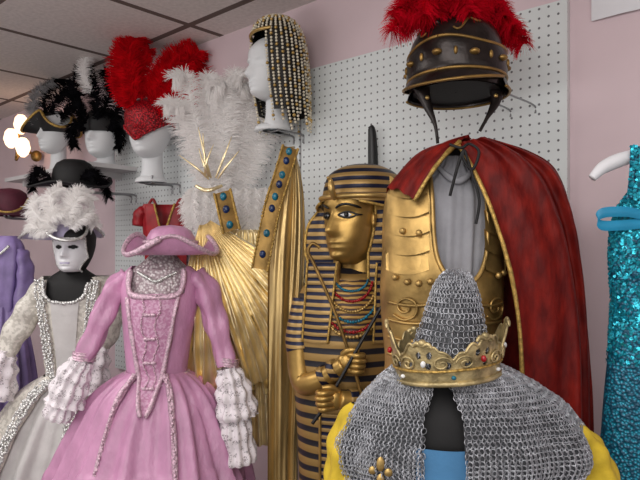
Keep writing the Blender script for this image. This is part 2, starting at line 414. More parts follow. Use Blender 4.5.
panel(-1.512,-.563,.3,2.15,'white perforated pegboard panel behind the helmet and red cape')
# white card, right top
T=Thing('wall_card','plain white card pinned high on the pink wall at top right','card',622,16,1.47)
mb=MB(); mb.grid([[Q(x,y,d) for x,d in ((592,0),(622,-2),(656,0))] for y in (-36,-10,13)],False)
o=mb.build(T,'sheet','paper'); T.e.rotation_euler=(0,0,0); T.e.location.y=-.007
# shelf
e=bpy.data.objects.new('wall_shelf',None); COL.objects.link(e); e.location=(-3.6,0,1.885); e['label']='white wall shelf holding the black feathered hats'; e['category']='shelf'
MB().box(Vector((0,-.27,0)),Vector((.98,-.001,.02))).build(None,'board','shelf',e,smooth=False)
for x in (.12,.82): MB().box(Vector((x,-.22,-.03)),Vector((x+.02,-.001,0))).build(None,'support','shelf',e,smooth=False)
# lamp
T=Thing('wall_lamp','small glowing warm lamp on the wall at far left','lamp',16,160,3.5)
m,nt,b=base('lamp_glow'); b.inputs['Base Color'].default_value=(.9,.66,.45,1); b.inputs['Emission Color'].default_value=(1,.66,.42,1); b.inputs['Emission Strength'].default_value=2.4; MT['glow']=m
for px,py in ((21,125),(11,139),(23,148)):
    mb=MB(); mb.grid([[Q(px+r*math.cos(TAU*j/16),py+z,r*math.sin(TAU*j/16)) for j in range(16)] for z,r in ((-10,3),(-7,5.5),(0,7),(6,5),(9,2))],True,None,True,True); mb.build(T,'shade','glow')
mb=MB(); mb.tube([(16,160,0),(17,150,10),(22,150,20)],[1.5]*3,10,8); mb.tube([(16,158,0),(18,120,6)],[1.2]*2,8,8); mb.build(T,'stem','darkgold')
mb=MB(); mb.sph(Q(24,152,26),(6,3,6)); mb.build(T,'base_plate','darkgold')
# ------------------------------------------------------------------ hats top left
base_z=1.905
def pyz(z,D): return 250-(z-1.5)/D*FPX
bp_=pyz(base_z,3.17)
foam_head(54,154,44,3.17,.5,bp_,'white foam head under the black gold-trimmed tricorn on the shelf')
T=Thing('tricorn_hat','black tricorn hat with gold trim and grey plume on the shelf head','hat',54,140,3.17)
br,cr,ed=tricorn(54,134,24,20,15,22,.6,0)
br.build(T,'brim','black'); cr.build(T,'hat_crown','black')
mb=MB(); mb.tube(ed,[1.3]*len(ed),100,6); mb.build(T,'gold_trim','goldtrim')
for pth,w,mm in (([(42,128,-10),(38,110,-12),(44,92,-10),(56,84,-6)],10,'greyfeather'),([(52,126,-10),(58,104,-8),(70,92,-4),(80,96,0)],11,'blackfeather'),([(50,122,-10),(48,100,-8),(58,82,-4),(70,80,0)],11,'blackfeather'),([(60,128,-10),(70,112,-8),(80,106,-4),(84,116,0)],10,'blackfeather')):
    plume(pth,w,600,bw=.4).build(T,'plume',mm)
bp_=pyz(base_z,2.9)
foam_head(102,158,50,2.9,.3,bp_,'white foam head under the black plumed hat on the shelf')
T=Thing('plumed_hat','black plumed hat topped with a white plume, left of the red headdress','hat',102,130,2.9)
hd=Head(102,158,50,.3)
mb=MB(); mb.grid(hd.band(.48,.99,0,TAU,.04,40,12)); mb.build(T,'cap','black')
for pth,w in (([(96,128,-16),(86,112,-18),(78,92,-14),(84,72,-10)],12),([(104,126,-18),(104,106,-20),(98,86,-16),(92,70,-8)],13),([(112,128,-14),(122,112,-12),(124,92,-8),(114,78,-4)],12),([(106,122,-14),(114,100,-14),(112,82,-8),(104,70,0)],13),([(94,132,-14),(82,126,-14),(76,136,-12),(78,148,-8)],9),([(112,134,-14),(120,128,-14),(124,140,-10),(120,150,-8)],8)):
    plume(pth,w,600,bw=.4).build(T,'plume','blackfeather')
plume([(98,100,-20),(92,80,-22),(96,60,-20),(106,54,-16)],10,700,bw=.4).build(T,'plume','whitefeather',label='white plume')
# lower black hat
T=Thing('wide_brim_hat','black wide-brimmed hat hanging below the shelf of feathered hats','hat',74,196,2.72)
br,cr,ed=tricorn(74,187,38,8,21,28,1.0,6,pw=.1)
br.build(T,'brim','black'); cr.build(T,'hat_crown','black'); mb=MB(); mb.tube(ed,[1.2]*len(ed),80,6); mb.build(T,'edging','black')
for pth in ([(60,182,-20),(48,172,-20),(40,178,-14),(36,192,-8)],[(88,182,-20),(98,174,-16),(106,182,-10),(110,198,-4)]):
    plume(pth,9,500,bw=.4).build(T,'plume','blackfeather')
bracket(74,190,2.72,'wire bracket holding the black wide-brimmed hat',10)
T=Thing('burgundy_hat','burgundy velvet hat with gold edging at far left','hat',10,224,3.0)
br,cr,ed=tricorn(10,216,29,17,19,28,.4,0)
br.build(T,'brim','burg'); cr.build(T,'hat_crown','burg'); mb=MB(); mb.tube(ed,[1.1]*len(ed),80,6); mb.build(T,'gold_trim','goldtrim')
bracket(10,217,3.0,'wire bracket holding the burgundy hat',10)
# ------------------------------------------------------------------ red feather headdress
foam_head(149,158,60,2.6,.2,182,'white foam head wearing the red feather headdress')
bracket(149,182,2.6,'wire bracket under the red headdress head')
T=Thing('feather_headdress','red feather headdress with sequined heart-shaped cap and two tall lobes','headdress',149,138,2.6,None)
hd=Head(149,158,60,.2)
rows=[]
for i in range(16):
    k=i/15; r=[]
    for j in range(48):
        th=-PI+TAU*j/47; t0=.22+.32*min(1,abs(th)/1.2)**.8 if abs(th)<1.2 else .54
        r.append(hd.pt(th,t0+(.995-t0)*k,.05+.04*max(0,.5-t0)/.28))
    rows.append(r)
mb=MB(); mb.grid(rows,False); mb.build(T,'sequin_cap','redseq')
mb=MB(); e0=rows[0]; mb.beads([xyz(p) for p in e0[10:38]],1.8,60); mb.build(T,'beaded_edge','redseq')
for pth,w in (([(142,106,-18),(131,90,-18),(124,66,-14),(129,42,-10)],17),([(144,100,-20),(137,76,-20),(135,52,-16),(144,37,-10)],17),
              ([(140,110,-18),(130,100,-18),(124,86,-14),(124,74,-10)],12),([(138,94,-8),(128,68,-4),(130,44,0),(139,36,4)],17),([(147,104,-16),(145,84,-16),(147,66,-12),(152,52,-8)],11),
              ([(155,106,-18),(172,90,-18),(188,70,-14),(201,54,-10)],18),([(157,108,-20),(178,99,-20),(194,87,-16),(204,72,-10)],17),([(154,100,-16),(167,80,-16),(179,60,-12),(192,48,-6)],17),
              ([(158,112,-16),(176,108,-16),(190,101,-12),(200,90,-8)],13),([(155,98,-8),(174,80,-4),(188,68,0),(201,62,4)],18),([(153,104,-16),(159,88,-16),(166,72,-12),(174,60,-8)],13)):
    plume(pth,w,1200,.15,.42,.6,.5).build(T,'plume','redfeather2')
# ------------------------------------------------------------------ white headdress
T=Thing('white_headdress','white feather headdress with upright plumes and slim gold rays','headdress',226,214,2.22)
for i in range(12):
    a=math.radians(-18+3.6*i+U(-2,2)); L=U(108,142)*(1-.1*abs(i-6)/6); d=U(-12,2)
    ex,ey=math.sin(a),math.cos(a); bx,by=226+ (i-6)*2.4,206
    cu=U(-6,6); tc_=random.choice((-1,1))*U(6,12)
    plume([(bx+ex*8,by-ey*8,d),(bx+ex*L*.45+cu*.2,by-ey*L*.45,d-4),(bx+ex*L*.85+cu*.7,by-ey*L*.82,d-6),(bx+ex*L+cu,by-ey*L*.98,d-12),(bx+ex*L+cu+tc_,by-ey*L*.94,d-18)],16,950,.3,.5,.5,.42).build(T,'plume','whitefeather')
for i in range(8):
    x=196+10*i
    plume([(x,188,-8),(x-2,206,-14),(x+U(-5,5),230,-16)],14,750,.3,.5,.55,.48).build(T,'plume','whitefeather')
for i in range(7):
    a=math.radians(-46+14*i+U(-5,5)); L=U(34,56); ex,ey=math.sin(a),math.cos(a); ox=U(-6,6)
    mb=MB(); mb.tube([(214+ox+ex*6,186-ey*6,-22),(214+ox+ex*L*.5,186-ey*L*.5,-28),(214+ox+ex*L+U(-4,4),186-ey*L,-26)],[.9,1.1,.3],12,8,flat=.35); mb.build(T,'gold_ray','lame')
mb=MB(); mb.tube([(200,188,-22),(212,193,-27),(226,188,-22)],[1.4,2,1.4],16,10,flat=.5); mb.build(T,'headband','lame')
bracket(226,206,2.22,'wire bracket under the white feather headdress')
# ------------------------------------------------------------------ beaded wig
foam_head(270,100,64,2.1,.95,130,'white foam head wearing the beaded black wig')
bracket(274,130,2.1,'wire bracket under the beaded wig head')
T=Thing('beaded_wig','dark wig hung with loose strands of pale ivory and gold beads','wig',278,128,2.1)
rot=-1.02
wg=Loft([(19,277,3,4,0),(22,277,15,18,0),(32,277,24,27,0),(50,278,28,31,0),(80,280,29,30,1),(110,283,27,28,2),(134,286,26,26,3)],40,rot)
mb=MB(); wg.mesh(mb,56,.115,.885,None,0,.86,off=-1); wg.mesh(mb,40,0,1,None,0,.36,off=-1); mb.build(T,'hair','darkhair')
mb=MB(); mg=MB()
for j in range(36):
    u=j/36; du=abs(((u+.5)%1)-.5)
    ve=.385 if du<.095 else U(.82,1.0); v=.03+.07*(j%2); sw=U(-1,1); k=0
    p0=wg.pt(u,v,.8)
    while v<ve:
        p=wg.pt(u+sw*.012*max(0,v-.4),v,.6+2.0*max(0,v-.6)*sw)+Vector((sw*2.5*max(0,v-.5)*math.sin(v*7),0,0))
        if (p-p0).length>=(2.9 if k%5 else 3.6):
            (mg if k%5==4 else mb).sph(p,1.7 if k%5==4 else 1.35,6,4); p0=p; k+=1
        v+=.004
mb.build(T,'bead_strands','bead',kind='stuff'); mg.build(T,'gold_bead_spacers','gold',kind='stuff')
mb=MB(); mb.tube([xyz(wg.pt(-.14+.28*j/12,.4,.6)) for j in range(13)],[1.6]*13,30,8); mb.build(T,'brow_band','gold')
# ------------------------------------------------------------------ lavender gown far left
T=Thing('lavender_gown','loose lavender satin gown at the far left behind the cream gown','gown',4,0,2.95,None,True); fl=T.floor_py
mb=MB(); Loft([(236,8,9,8),(247,5,18,13,0,.05),(268,3,21,15,0,.09),(310,1,19,15,0,.1)],40,0,((7,.5,.6),(12,2,.4))).mesh(mb,80,cap0=True); mb.build(T,'bodice','lav')
mb=MB(); Loft([(306,1,18,15,0,.06),(330,0,25,21,0,.1),(400,-2,36,31,0,.12),(fl,-4,48,43,0,.12)],40).mesh(mb,100); mb.build(T,'skirt','lav')
for sx in (-1,1):
    mb=MB(); mb.tube([(4+16*sx,251,0),(4+23*sx,275,-4),(4+22*sx,312,-10)],[7,8,8],40,20,.2,nf=3); mb.build(T,'sleeve','lav')
mb=MB(); mb.beads([(-4,247,-15),(6,255,-17),(16,247,-15)],1.6,22); mb.build(T,'beading','silver')
# ------------------------------------------------------------------ cream gown
D=2.55
form('black dress form inside the cream lace gown, bare chest showing',[(258,74,10,10,0),(268,74,11,11),(276,74,22,15),(286,76,34,20),(310,77,34,22),(360,76,26,20),(400,76,30,22)],76,D)
T=Thing('cream_gown','cream-white brocade gown with lace ruffles, left of the pink gown','gown',76,0,D,None,True); fl=T.floor_py
bod=Loft([(276,76,33,20),(284,77,39,24),(310,77,38,25),(345,76,31,23),(378,75,28,22)],40)
mb=MB(); bod.mesh(mb,72,skip=lambda c:c.y<0 and abs(c.x-74)<25-(-c.z-276)*.35 and -c.z<300); mb.build(T,'bodice','creambroc')
sk=Loft([(374,75,28,22),(392,68,46,34,0,.04),(430,58,62,46,0,.08),(480,50,74,56,0,.09),(fl,46,84,66,0,.1)],50)
mb=MB(); sk.mesh(mb,110,-.2,.2,off=-1.5); mb.build(T,'petticoat','creamsatin')
mb=MB(); sk.mesh(mb,120,.07,.93,off=2); mb.build(T,'overskirt','creambroc')
for u in (.07,.93):
    path=[tuple((lambda p:(p.x,-p.z,p.y-2))(sk.pt(u,k/10,3))) for k in range(11)]
    mb=MB(); mb.tube(path,[5]*11,120,10,.3,.5,7); mb.build(T,'lace_edging','creamlace')
    for o_ in (-3.5,0,3.5):
        mb=MB(); mb.beads([(a+o_,b,c-3) for a,b,c in path],1.7,130,1.2); mb.build(T,'beading','silver')
for x0,x1 in ((48,62),(103,92)):
    path=[bod.front(x0+(x1-x0)*k/8,280+94*k/8,2) for k in range(9)]
    mb=MB(); mb.tube(path,[5]*9,80,10,.3,.5,7); mb.build(T,'lace_ruffle','creamlace')
    for o_ in (-3,0,3):
        mb=MB(); mb.beads([(a+o_,b,c-3) for a,b,c in path],1.5,64,1.0); mb.build(T,'beading','silver')
mb=MB(); mb.beads([bod.front(52,282,2),bod.front(56,296,2),bod.front(74,301,2),bod.front(92,296,2),bod.front(97,282,2)],2,34,.6); mb.build(T,'neckline_beading','silver')
st=[]
for k in range(10): 
    py=300+k*10; st.append([Q(*bod.front(75+w*(14-k*.9),py,1.5)) for w in (-1,-.5,0,.5,1)])
mb=MB(); mb.grid(st,False); mb.build(T,'stomacher','creamsatin')
for pth in ([(45,287,0),(34,306,-4),(22,330,-10),(12,352,-16)],[(107,287,0),(113,306,-4),(111,328,-10),(103,346,-18)]):
    mb=MB(); mb.tube(pth,[12,13,12,10],50,24,.15,nf=3); mb.build(T,'sleeve','creambroc')
    x,y,d=pth[-1]
    mb=MB(); mb.tube([(x,y-4,d),(x-3,y+12,d-4),(x-8,y+40,d-8)],[10,16,20],30,60,.18,nf=8,cap=False); mb.build(T,'lace_cuff','whitelace')
# masked head
T=Thing('masked_head','black mannequin head wearing a white full-face mask and feathered hat','mannequin head',74,262,2.52)
hd=Head(74,273,52,.1)
hd.mesh(MB(),262).build(T,'head','black')
T=Thing('white_mask','white full-face mask with dark eye holes and beaded rim','mask',74,272,2.52)
def eye(c):
    q=hd.M.inverted()@((c-hd.c)/hd.H)
    return any(((q.x-sx*.145)/.085)**2+((q.z-.5)/.036)**2<1 for sx in (-1,1))
rows=[[hd.face(-.30*min(1,.45+t/.55)+.60*min(1,.45+t/.55)*j/47,t*1.0,.022) for j in range(48)] for t in [.03+.63*i/47 for i in range(48)]]
mb=MB(); mb.grid(rows,False,eye); mb.build(T,'face_shell','whitemask')
mb=MB(); mb.beads([xyz(p) for p in [r[0] for r in rows]+rows[-1]+[r[-1] for r in rows][::-1]],1.2,80); mb.build(T,'beaded_rim','silver')
mb=MB(); lp=[hd.face(-.09+.18*j/10,.2,.026) for j in range(11)]; mb.tube([xyz(p) for p in lp],[.3]+[1.1]*9+[.3],20,6); mb.build(T,'painted_lips','lav2')
T=Thing('feathered_hat','silver tricorn hat heaped with white feathers above the white mask','hat',70,240,2.52)
br,cr,ed=tricorn(64,240,34,15,19,20,.5,3)
br.build(T,'brim','lav2'); cr.build(T,'hat_crown','lav2'); mb=MB(); mb.tube(ed,[1.6]*len(ed),90,6); mb.build(T,'silver_trim','silver')
for pth,w in (([(60,228,-24),(50,218,-26),(42,208,-22),(46,198,-16)],11),([(68,226,-26),(64,210,-28),(60,197,-22),(68,188,-14)],12),([(76,228,-26),(82,212,-28),(88,198,-20),(98,202,-12)],11),([(80,230,-26),(90,220,-26),(97,214,-20),(100,226,-12)],10),([(64,232,-26),(52,230,-28),(44,224,-24),(38,232,-18)],10),([(72,224,-20),(75,206,-20),(84,192,-14),(92,194,-8)],11),([(70,232,-30),(62,224,-32),(72,214,-30),(86,216,-26)],10)):
    plume(pth,w,850,.25,.5,.5,bw=.42).build(T,'plume','whitefeather')
# ------------------------------------------------------------------ red bodice behind
T=Thing('red_bodice','red bodice with gold lacing hung on the pegboard behind the pink tricorn','bodice',166,300,2.62)
bd=Loft([(204,166,22,6,0,.05),(212,166,24,8,0,.06),(236,166,22,9,0,.05),(300,166,18,8,0,.06)],30,0,((9,.5,.6),(16,2,.4)))
mb=MB(); bd.mesh(mb,90,skip=lambda c:c.y<0 and abs(c.x-166)<10-(-c.z-204)*.3 and -c.z<230); mb.build(T,'body','redbod')
for sx in (-1,1):
    mb=MB(); mb.beads([bd.front(166+sx*10,205,1.4),bd.front(166+sx*5,222,1.4),bd.front(166+sx*2,238,1.4),bd.front(166+sx*2,290,1.4)],1.2,44); mb.build(T,'gold_trim','goldtrim')
    mb=MB(); mb.tube([(166+sx*21,212,2),(166+sx*26,214,0),(166+sx*28,226,-1)],[6,6,5],20,14,.12); mb.build(T,'cap_sleeve','redbod')
for x in (152,180):
    mb=MB(); mb.tube([(x-4,206,0),(x,199,2),(x+4,205,0)],[1.5]*3,10,6); mb.build(T,'strap','redbod')
# ------------------------------------------------------------------ pink gown
D=2.0
T=Thing('pink_gown','mauve pink satin gown with brocade stomacher and white lace cuffs','gown',158,0,D,None,True); fl=T.floor_py
bod=Loft([(266,161,29,19),(273,161,36,22),(288,160,38.5,26),(310,160,37,28,-1),(340,158,33,26,-1),(376,157,29,24)],44)
yk=Loft([(246,164,13,12),(256,163,14,12.5),(265,162,23,17),(273,161,32,20.5),(296,160,36,25)],30)
mb=MB(); yk.mesh(mb,56,cap0=True); mb.build(T,'lace_yoke','silverlace')
mb=MB(); bod.mesh(mb,90,skip=lambda c:abs(c.x-161)<27 and -c.z<292); mb.build(T,'bodice','pinksatin')
nl=[(135,270,-15),bod.front(135,284,2),bod.front(140,293,2),bod.front(161,295,2),bod.front(182,293,2),bod.front(187,284,2),(187,270,-15)]
mb=MB(); mb.tube(nl,[2.6]*7,70,8,.3,1,6); mb.beads(nl,1.8,60,1); mb.build(T,'neckline_trim','pinktrim')
mb=MB(); mb.beads([yk.front(144+x,272-abs(x-18)*.5+9,1.5) for x in range(0,37,4)],1.8,24); mb.build(T,'bead_necklace','silver')
sk=Loft([(372,157,29,24,0,.0),(384,156,43,32,0,.05),(410,153,62,46,0,.07),(450,150,79,59,0,.09),(490,149,92,70,0,.095),(fl,148,116,84,0,.1)],60)
mb=MB(); sk.mesh(mb,160,off=-1.5); mb.build(T,'petticoat','pinksatin')
ov=Loft([(370,157,30,25,0,0),(379,156,43,32,0,.08),(396,154,58,42,0,.13),(425,152,71,51,0,.16),(460,150,84,62,0,.18),(500,149,95,72,0,.18),(fl-4,148,117,86,0,.18)],80,0,((9,.9,.45),(15,2.2,.3),(26,.4,.25)))
rows=[]
for i in range(80):
    v=i/79; rows.append([ov.pt(.075+.85*j/219,v+.012*math.sin(j*.19+v*5)*v if 0<v<.97 else v) for j in range(220)])
mb=MB(); mb.grid(rows,False); mb.build(T,'overskirt','pinksatin')
for u in (.075,.925):
    path=[tuple((lambda p:(p.x,-p.z,p.y-1.5))(ov.pt(u,k/12,1))) for k in range(13)]
    mb=MB(); mb.tube(path,[2.8]*13,120,8,.35,.6,6); mb.beads([(a,b,c-2) for a,b,c in path],1.5,80,1); mb.build(T,'beaded_edging','pinktrim')
st=[]
for k in range(15):
    t=k/14; py=296+108*t; hw=22*(1-t)**.8+2.5
    st.append([Q(159-2*t+w*hw,py,min(bod.front(159-2*t+w*hw,min(py,374),2)[2],(sk.front(159-2*t+w*hw,py,3)[2] if py>376 else 0))) for w in [q/6 for q in range(-6,7)]])
mb=MB(); mb.grid(st,False); mb.build(T,'stomacher','pinkbroc')
for s_ in (0,-1):
    path=[(r[s_].x,-r[s_].z,r[s_].y-1) for r in st]
    mb=MB(); mb.tube(path,[2]*len(path),60,8,.3,1,6); mb.beads(path,1.6,44,.8); mb.build(T,'stomacher_trim','pinktrim')
for s_ in (4,8):   # embroidered vine lines down the stomacher
    path=[(r[6].x+(r[s_].x-r[6].x)+2.2*math.sin(i*1.4),-r[6].z,r[s_].y-.8) for i,r in enumerate(st[:12])]
    mb=MB(); mb.beads(path,.9,60,.7); mb.build(T,'embroidered_vine','pinktrim')
for k in range(4):
    r=st[2+k*3]; c=r[6]; mb=MB()
    for sx in (-1,1): mb.sph(c+Vector((sx*3.2,-1.5,0)),(3.2,1.4,1.8),10,6)
    mb.sph(c+Vector((0,-2,0)),1.5); mb.build(T,'bow','pinktrim')
mb=MB(); mb.tube([ (157+30.5*math.sin(a),372+10*max(0,math.cos(a))**3,-26*math.cos(a)) for a in [TAU*k/24 for k in range(25)]],[2]*25,60,8,.25); mb.build(T,'waist_trim','pinktrim')
for pth,rr in (([(129,277,2),(115,292,-2),(102,324,-8),(89,357,-14)],[11,12.2,11.2,9.5]),([(193,276,2),(207,292,-2),(219,328,-8),(229,363,-12)],[11,12.2,11.2,9.5])):
    mb=MB(); mb.tube(pth,rr,100,40,.2,nf=4); mb.build(T,'sleeve','pinksatin')
    x,y,d=pth[-1]; mb=MB(); mb.tube([(x+1,y-7,d+1),(x,y+1,d)],[10.5,11],14,20,.12,nf=9); mb.build(T,'sleeve_band','pinktrim')
for pth,rr in (([(89,357,-14),(80,374,-16),(72,400,-18)],[9.5,15,17]),([(87,362,-14),(74,388,-16),(64,414,-18)],[8,11,13]),([(229,365,-12),(235,386,-12),(240,414,-13)],[9.5,16,19]),([(232,390,-12),(237,420,-12),(242,458,-13)],[11,14,16])):
    mb=MB(); mb.tube(pth,rr,44,120,.17,nf=11,cap=False); mb.build(T,'lace_cuff','whitelace')
T=Thing('tricorn_hat','mauve pink tricorn hat with beaded brim on top of the pink gown','hat',172,255,1.98)
br,cr,ed=tricorn(171,255,43,20,25,30,PI+.25,2,pw=.1)
br.build(T,'brim','pinksatin'); cr.build(T,'hat_crown','pinksatin')
mb=MB(); mb.tube(ed,[2.4]*len(ed),110,8,.3,1,6); mb.beads(ed,1.7,110,.8); mb.build(T,'beaded_trim','pinktrim')
mb=MB(); mb.tube([(171+25.5*math.sin(TAU*j/24),242,-25.5*math.cos(TAU*j/24)) for j in range(25)],[2]*25,50,8,.2); mb.build(T,'hat_band','pinktrim')
# ------------------------------------------------------------------ gold costume
D=2.14
T=Thing('gold_costume','pale gold pleated lame costume with jewelled strap, behind the pink gown','costume',242,440,D)
gl=Loft([(230,244,22,10,0,0),(238,243,34,13,0,0),(280,242,38,15,0,0),(330,242,40,16,0,0),(380,242,44,18,0,0),(440,242,50,20,0,0)],40)
rows=[]
for i in range(50):
    rows.append([gl.pt(j/288,i/49,(1.2+1.6*i/49)*math.sin(TAU*j/8)) for j in range(288)])
mb=MB(); mb.grid(rows,True,None,True); mb.build(T,'pleated_dress','lame')
def fan(ax,ay,a0,a1,L0,L1,d0,np_=20):
    rows=[]; n=np_*8+1; wob=[U(.6,1.3) for _ in range(np_+1)]; sh=[U(-.5,.5) for _ in range(np_+1)]
    for i in range(36):
        k=i/35; r=[]
        for j in range(n):
            pi_=j//8
            a=math.radians(a0+(a1-a0)*j/(n-1)+1.0*math.sin(k*6+sh[pi_]*5)*k); L=L0+(L1*(1-.12*abs(2*j/(n-1)-1)**2+.05*sh[pi_])-L0)*k
            ph=j/8%1; z=(.8+4.2*k)*wob[pi_]*(abs(2*ph-1)*2-1)+.8*math.sin(k*30+pi_*2)*k
            r.append(Q(ax+L*math.sin(a)+6*math.sin(k*PI)*math.sin(a),ay+L*math.cos(a),d0-12*math.sin(k*PI)-4*k+z))
        rows.append(r)
    m_=MB(); m_.grid(rows,False); return m_
fan(206,216,-12,58,10,172,-24,22).build(T,'pleated_wing','lame')
fan(264,240,-34,20,8,150,-12,15).build(T,'pleated_wing','lame')
def jewel_band(T,path,w,ng,name,par=None):
    P=[Q(*p) for p in crom(path,30)]; rows=[]
    for i,p in enumerate(P):
        t=(P[min(i+1,29)]-P[max(0,i-1)]).normalized(); s_=t.cross(Vector((0,1,0))).normalized()
        rows.append([p+s_*w*q+Vector((0,-1.2*(1-q*q),0)) for q in (-1,-.6,0,.6,1)])
    mb=MB(); mb.grid(rows,False); b=mb.build(T,name,'darkgold')
    for q in (0,-1):
        mb=MB(); mb.beads([(r[q].x,-r[q].z,r[q].y-.5) for r in rows],1.4,50); mb.build(T,'braid','goldtrim',b)
    for g in range(ng):
        p=P[int((g+.6)/ng*28)]; mb=MB(); mb.sph(p+Vector((0,-2,0)),(w*.42,2,w*.5),12,8); mb.build(T,'gem','gemblue' if g%2==0 else 'gemnavy',b)
jewel_band(T,[(226,194,-22),(231,212,-28),(237,232,-38)],8,3,'jewelled_strap')
D=1.9
T=Thing('gold_cape','tall gold lame cape with blue-jewelled edge, left of the coffin statue','cape',285,0,D,None,True); fl=T.floor_py
inner=[(292,148,-6),(283,180,-14),(276,215,-20),(272,255,-22),(271,320,-22),(271,400,-22),(271,480,-22),(269,fl-6,-24)]
outer=[(294,146,2),(300,170,4),(304,200,6),(305,250,6),(302,320,4),(300,400,4),(298,480,4),(302,fl-6,8)]
I=crom(inner,70); O=crom(outer,70); rows=[]
for i in range(70):
    r=[]; k=i/69; amp=min(1,k*4)
    for j in range(60):
        t=j/59; 
        if t<=.6:
            q=t/.6; x=I[i][0]+(O[i][0]-I[i][0])*math.sin(q*PI/2); d=I[i][2]*math.cos(q*PI/2)+O[i][2]*math.sin(q*PI/2)-2
        else:
            q=(t-.6)/.4; x=O[i][0]+(I[i][0]-4-O[i][0])*q; d=O[i][2]+14*math.sin(q*PI)*amp+2
        d+=amp*(2.8*math.sin(q*15+1.5*math.sin(k*4))+1.6*math.sin(q*31+k*5)) if t<=.6 else 0
        r.append(Q(x,I[i][1]+(O[i][1]-I[i][1])*min(1,t/.6),d))
    rows.append(r)
mb=MB(); mb.grid(rows,False); mb.build(T,'drape','lame2')
jewel_band(T,[(291,150,-14),(283,180,-22),(274,212,-29),(263,268,-31)],7.5,8,'jewelled_band')
# ------------------------------------------------------------------ coffin statue
D=1.75
T=Thing('coffin_statue','gold Egyptian coffin statue with striped headdress and crossed arms','statue',352,0,D,None,True); fl=T.floor_py
TU=.74
hd=Head(354,264,95,TU,-3,0,.88)
mb=MB(); hd.mesh(mb,288,.2); mb.build(T,'face','goldpaint')
for sx in (-1,1):
    er=[]
    for i in range(8):
        er.append([hd.face(sx*(.075+.145*j/11),.5+.028*math.sin(PI*min(1,j/9))*(i/3.5-1),.008) for j in range(12)])
    mb=MB(); mb.grid(er,False); mb.build(T,'eye','gemwhite')
    p=hd.face(sx*.145,.5,.012); mb=MB(); mb.sph(p,(2.4,1.6,2.4)); mb.build(T,'pupil','skinless')
    for up in (.03,-.028):
        lp=[hd.face(sx*(.06+.22*j/10),.5+up*math.sin(PI*min(1,j/8.5)),.012) for j in range(11)]
        mb=MB(); mb.tube([xyz(p) for p in lp],[.5]+[.9]*9+[.5],24,6); mb.build(T,'eyeliner','skinless')
    lp=[hd.face(sx*(.05+.23*j/10),.565+.04*math.sin(PI*j/10),.012) for j in range(11)]
    mb=MB(); mb.tube([xyz(p) for p in lp],[.6]+[1.2]*9+[.5],24,6); mb.build(T,'eyebrow','skinless')
mb=MB(); bq=hd.face(0,.03,.0); mb.tube([(bq.x,-bq.z-2,bq.y+3),(bq.x-1,-bq.z+12,bq.y+1),(bq.x-2,-bq.z+26,bq.y-3)],[3.4,3.4,4.2],14,10,.05); mb.build(T,'false_beard','darkgold')
# striped headdress: close dome, then flat front wings flaring from the cheeks to the outer edge
nm=Loft([(164,363,4,6,4,-0.0),(167,363,20,24,4),(175,363,34,38,4),(187,363,39,42,3),(201,363,42,44,2),(211,363,50,42,2),(226,363,61,38,3),(248,363,64,34,3),(264,363,60,31,4),(280,364,52,28,5),(294,365,44,24,6)],60,-TU)
rows=[]
for i in range(60):
    v=i/59; py=nm.row(v)[0]
    g=0 if py<198 else min(1,(py-198)/12)*.2
    rows.append([nm.pt(g+(1-2*g)*j/89,v) for j in range(90)])
mb=MB(); mb.grid(rows,False,None); mb.build(T,'striped_headdress','nemes')
for s_,sg_ in ((0,1),(-1,-1)):
    wr=[]
    for r in rows:
        py=-r[s_].z
        if py<203: continue
        t=max(.12,(264-py)/95); hp=hd.pt(sg_*1.32,t,.02); hp=Vector((hp.x,hp.y-1,-py)); op=r[s_]
        wr.append([hp.lerp(op,q/8)+Vector((0,-3*math.sin(q/8*PI),0)) for q in range(9)])
    mb=MB(); mb.grid(wr,False); mb.build(T,'headdress_wing','nemes')
    mb=MB(); mb.tube([xyz(w[0]) for w in wr],[1.5]*len(wr),40,8); mb.tube([xyz(w[-1]) for w in wr],[1.5]*len(wr),40,8); mb.build(T,'headdress_edge','goldtrim')
    mb=MB(); ep=hd.pt(sg_*1.25,.45,.03); mb.sph(ep,(2.5,3.5,7.5)); mb.sph(ep+Vector((0,-2,-3)),(2,2,3)); mb.build(T,'ear','goldpaint')
vv=nm.vofpy(199)
mb=MB(); mb.tube([xyz(nm.pt(-.22+.44*j/14,vv,.8)) for j in range(15)],[2.6]*15,40,8,flat=1); mb.build(T,'brow_band','gold')
f0=nm.pt(0,vv,2)
mb=MB(); mb.tube([(f0.x,-f0.z+3,f0.y-1),(f0.x-3,-f0.z-6,f0.y-6),(f0.x-4,-f0.z-14,f0.y-5),(f0.x-7,-f0.z-17,f0.y-8)],[2,3.4,2.4,1],16,8); mb.build(T,'cobra_ornament','gold')
body=Loft([(268,352,18,16,6),(276,352,34,24,4),(290,351,50,30,4),(320,349,55,36,2),(370,347,54,38,2),(430,345,48,36,2),(500,344,44,34,2),(fl-60,344,36,30,2),(fl,344,40,40,-4)],60)
mb=MB(); body.mesh(mb,80,cap0=True,cap1=True); mb.build(T,'body','bodystripe')
for xa,xb in ((322,315),(388,382)):
    rows=[]
    for k in range(14):
        t=k/13; x=xa+(xb-xa)*t; w_=14-2*t
        rows.append([Q(x+w*w_,262+76*t,min(body.front(x+w*w_,max(282,262+76*t),3)[2],-20)-2*(1-w*w)-8*(1-t)) for w in (-1,-.6,-.2,.2,.6,1)])
    mb=MB(); mb.grid(rows,False); mb.build(T,'headdress_lappet','navystripe')
    for s_ in (0,-1):
        mb=MB(); mb.tube([(r[s_].x,-r[s_].z,r[s_].y-.5) for r in rows],[1.1]*14,30,6); mb.build(T,'lappet_edge','goldtrim')
rows=[]
for i in range(12):
    k=i/11; rows.append([Q(*body.front(350+(12+24*k)*math.sin(a),276+ (4+58*k)*math.cos(a)*.9,2.5+2*(1-k))) for a in [(-1.35+2.7*j/24) for j in range(25)]])
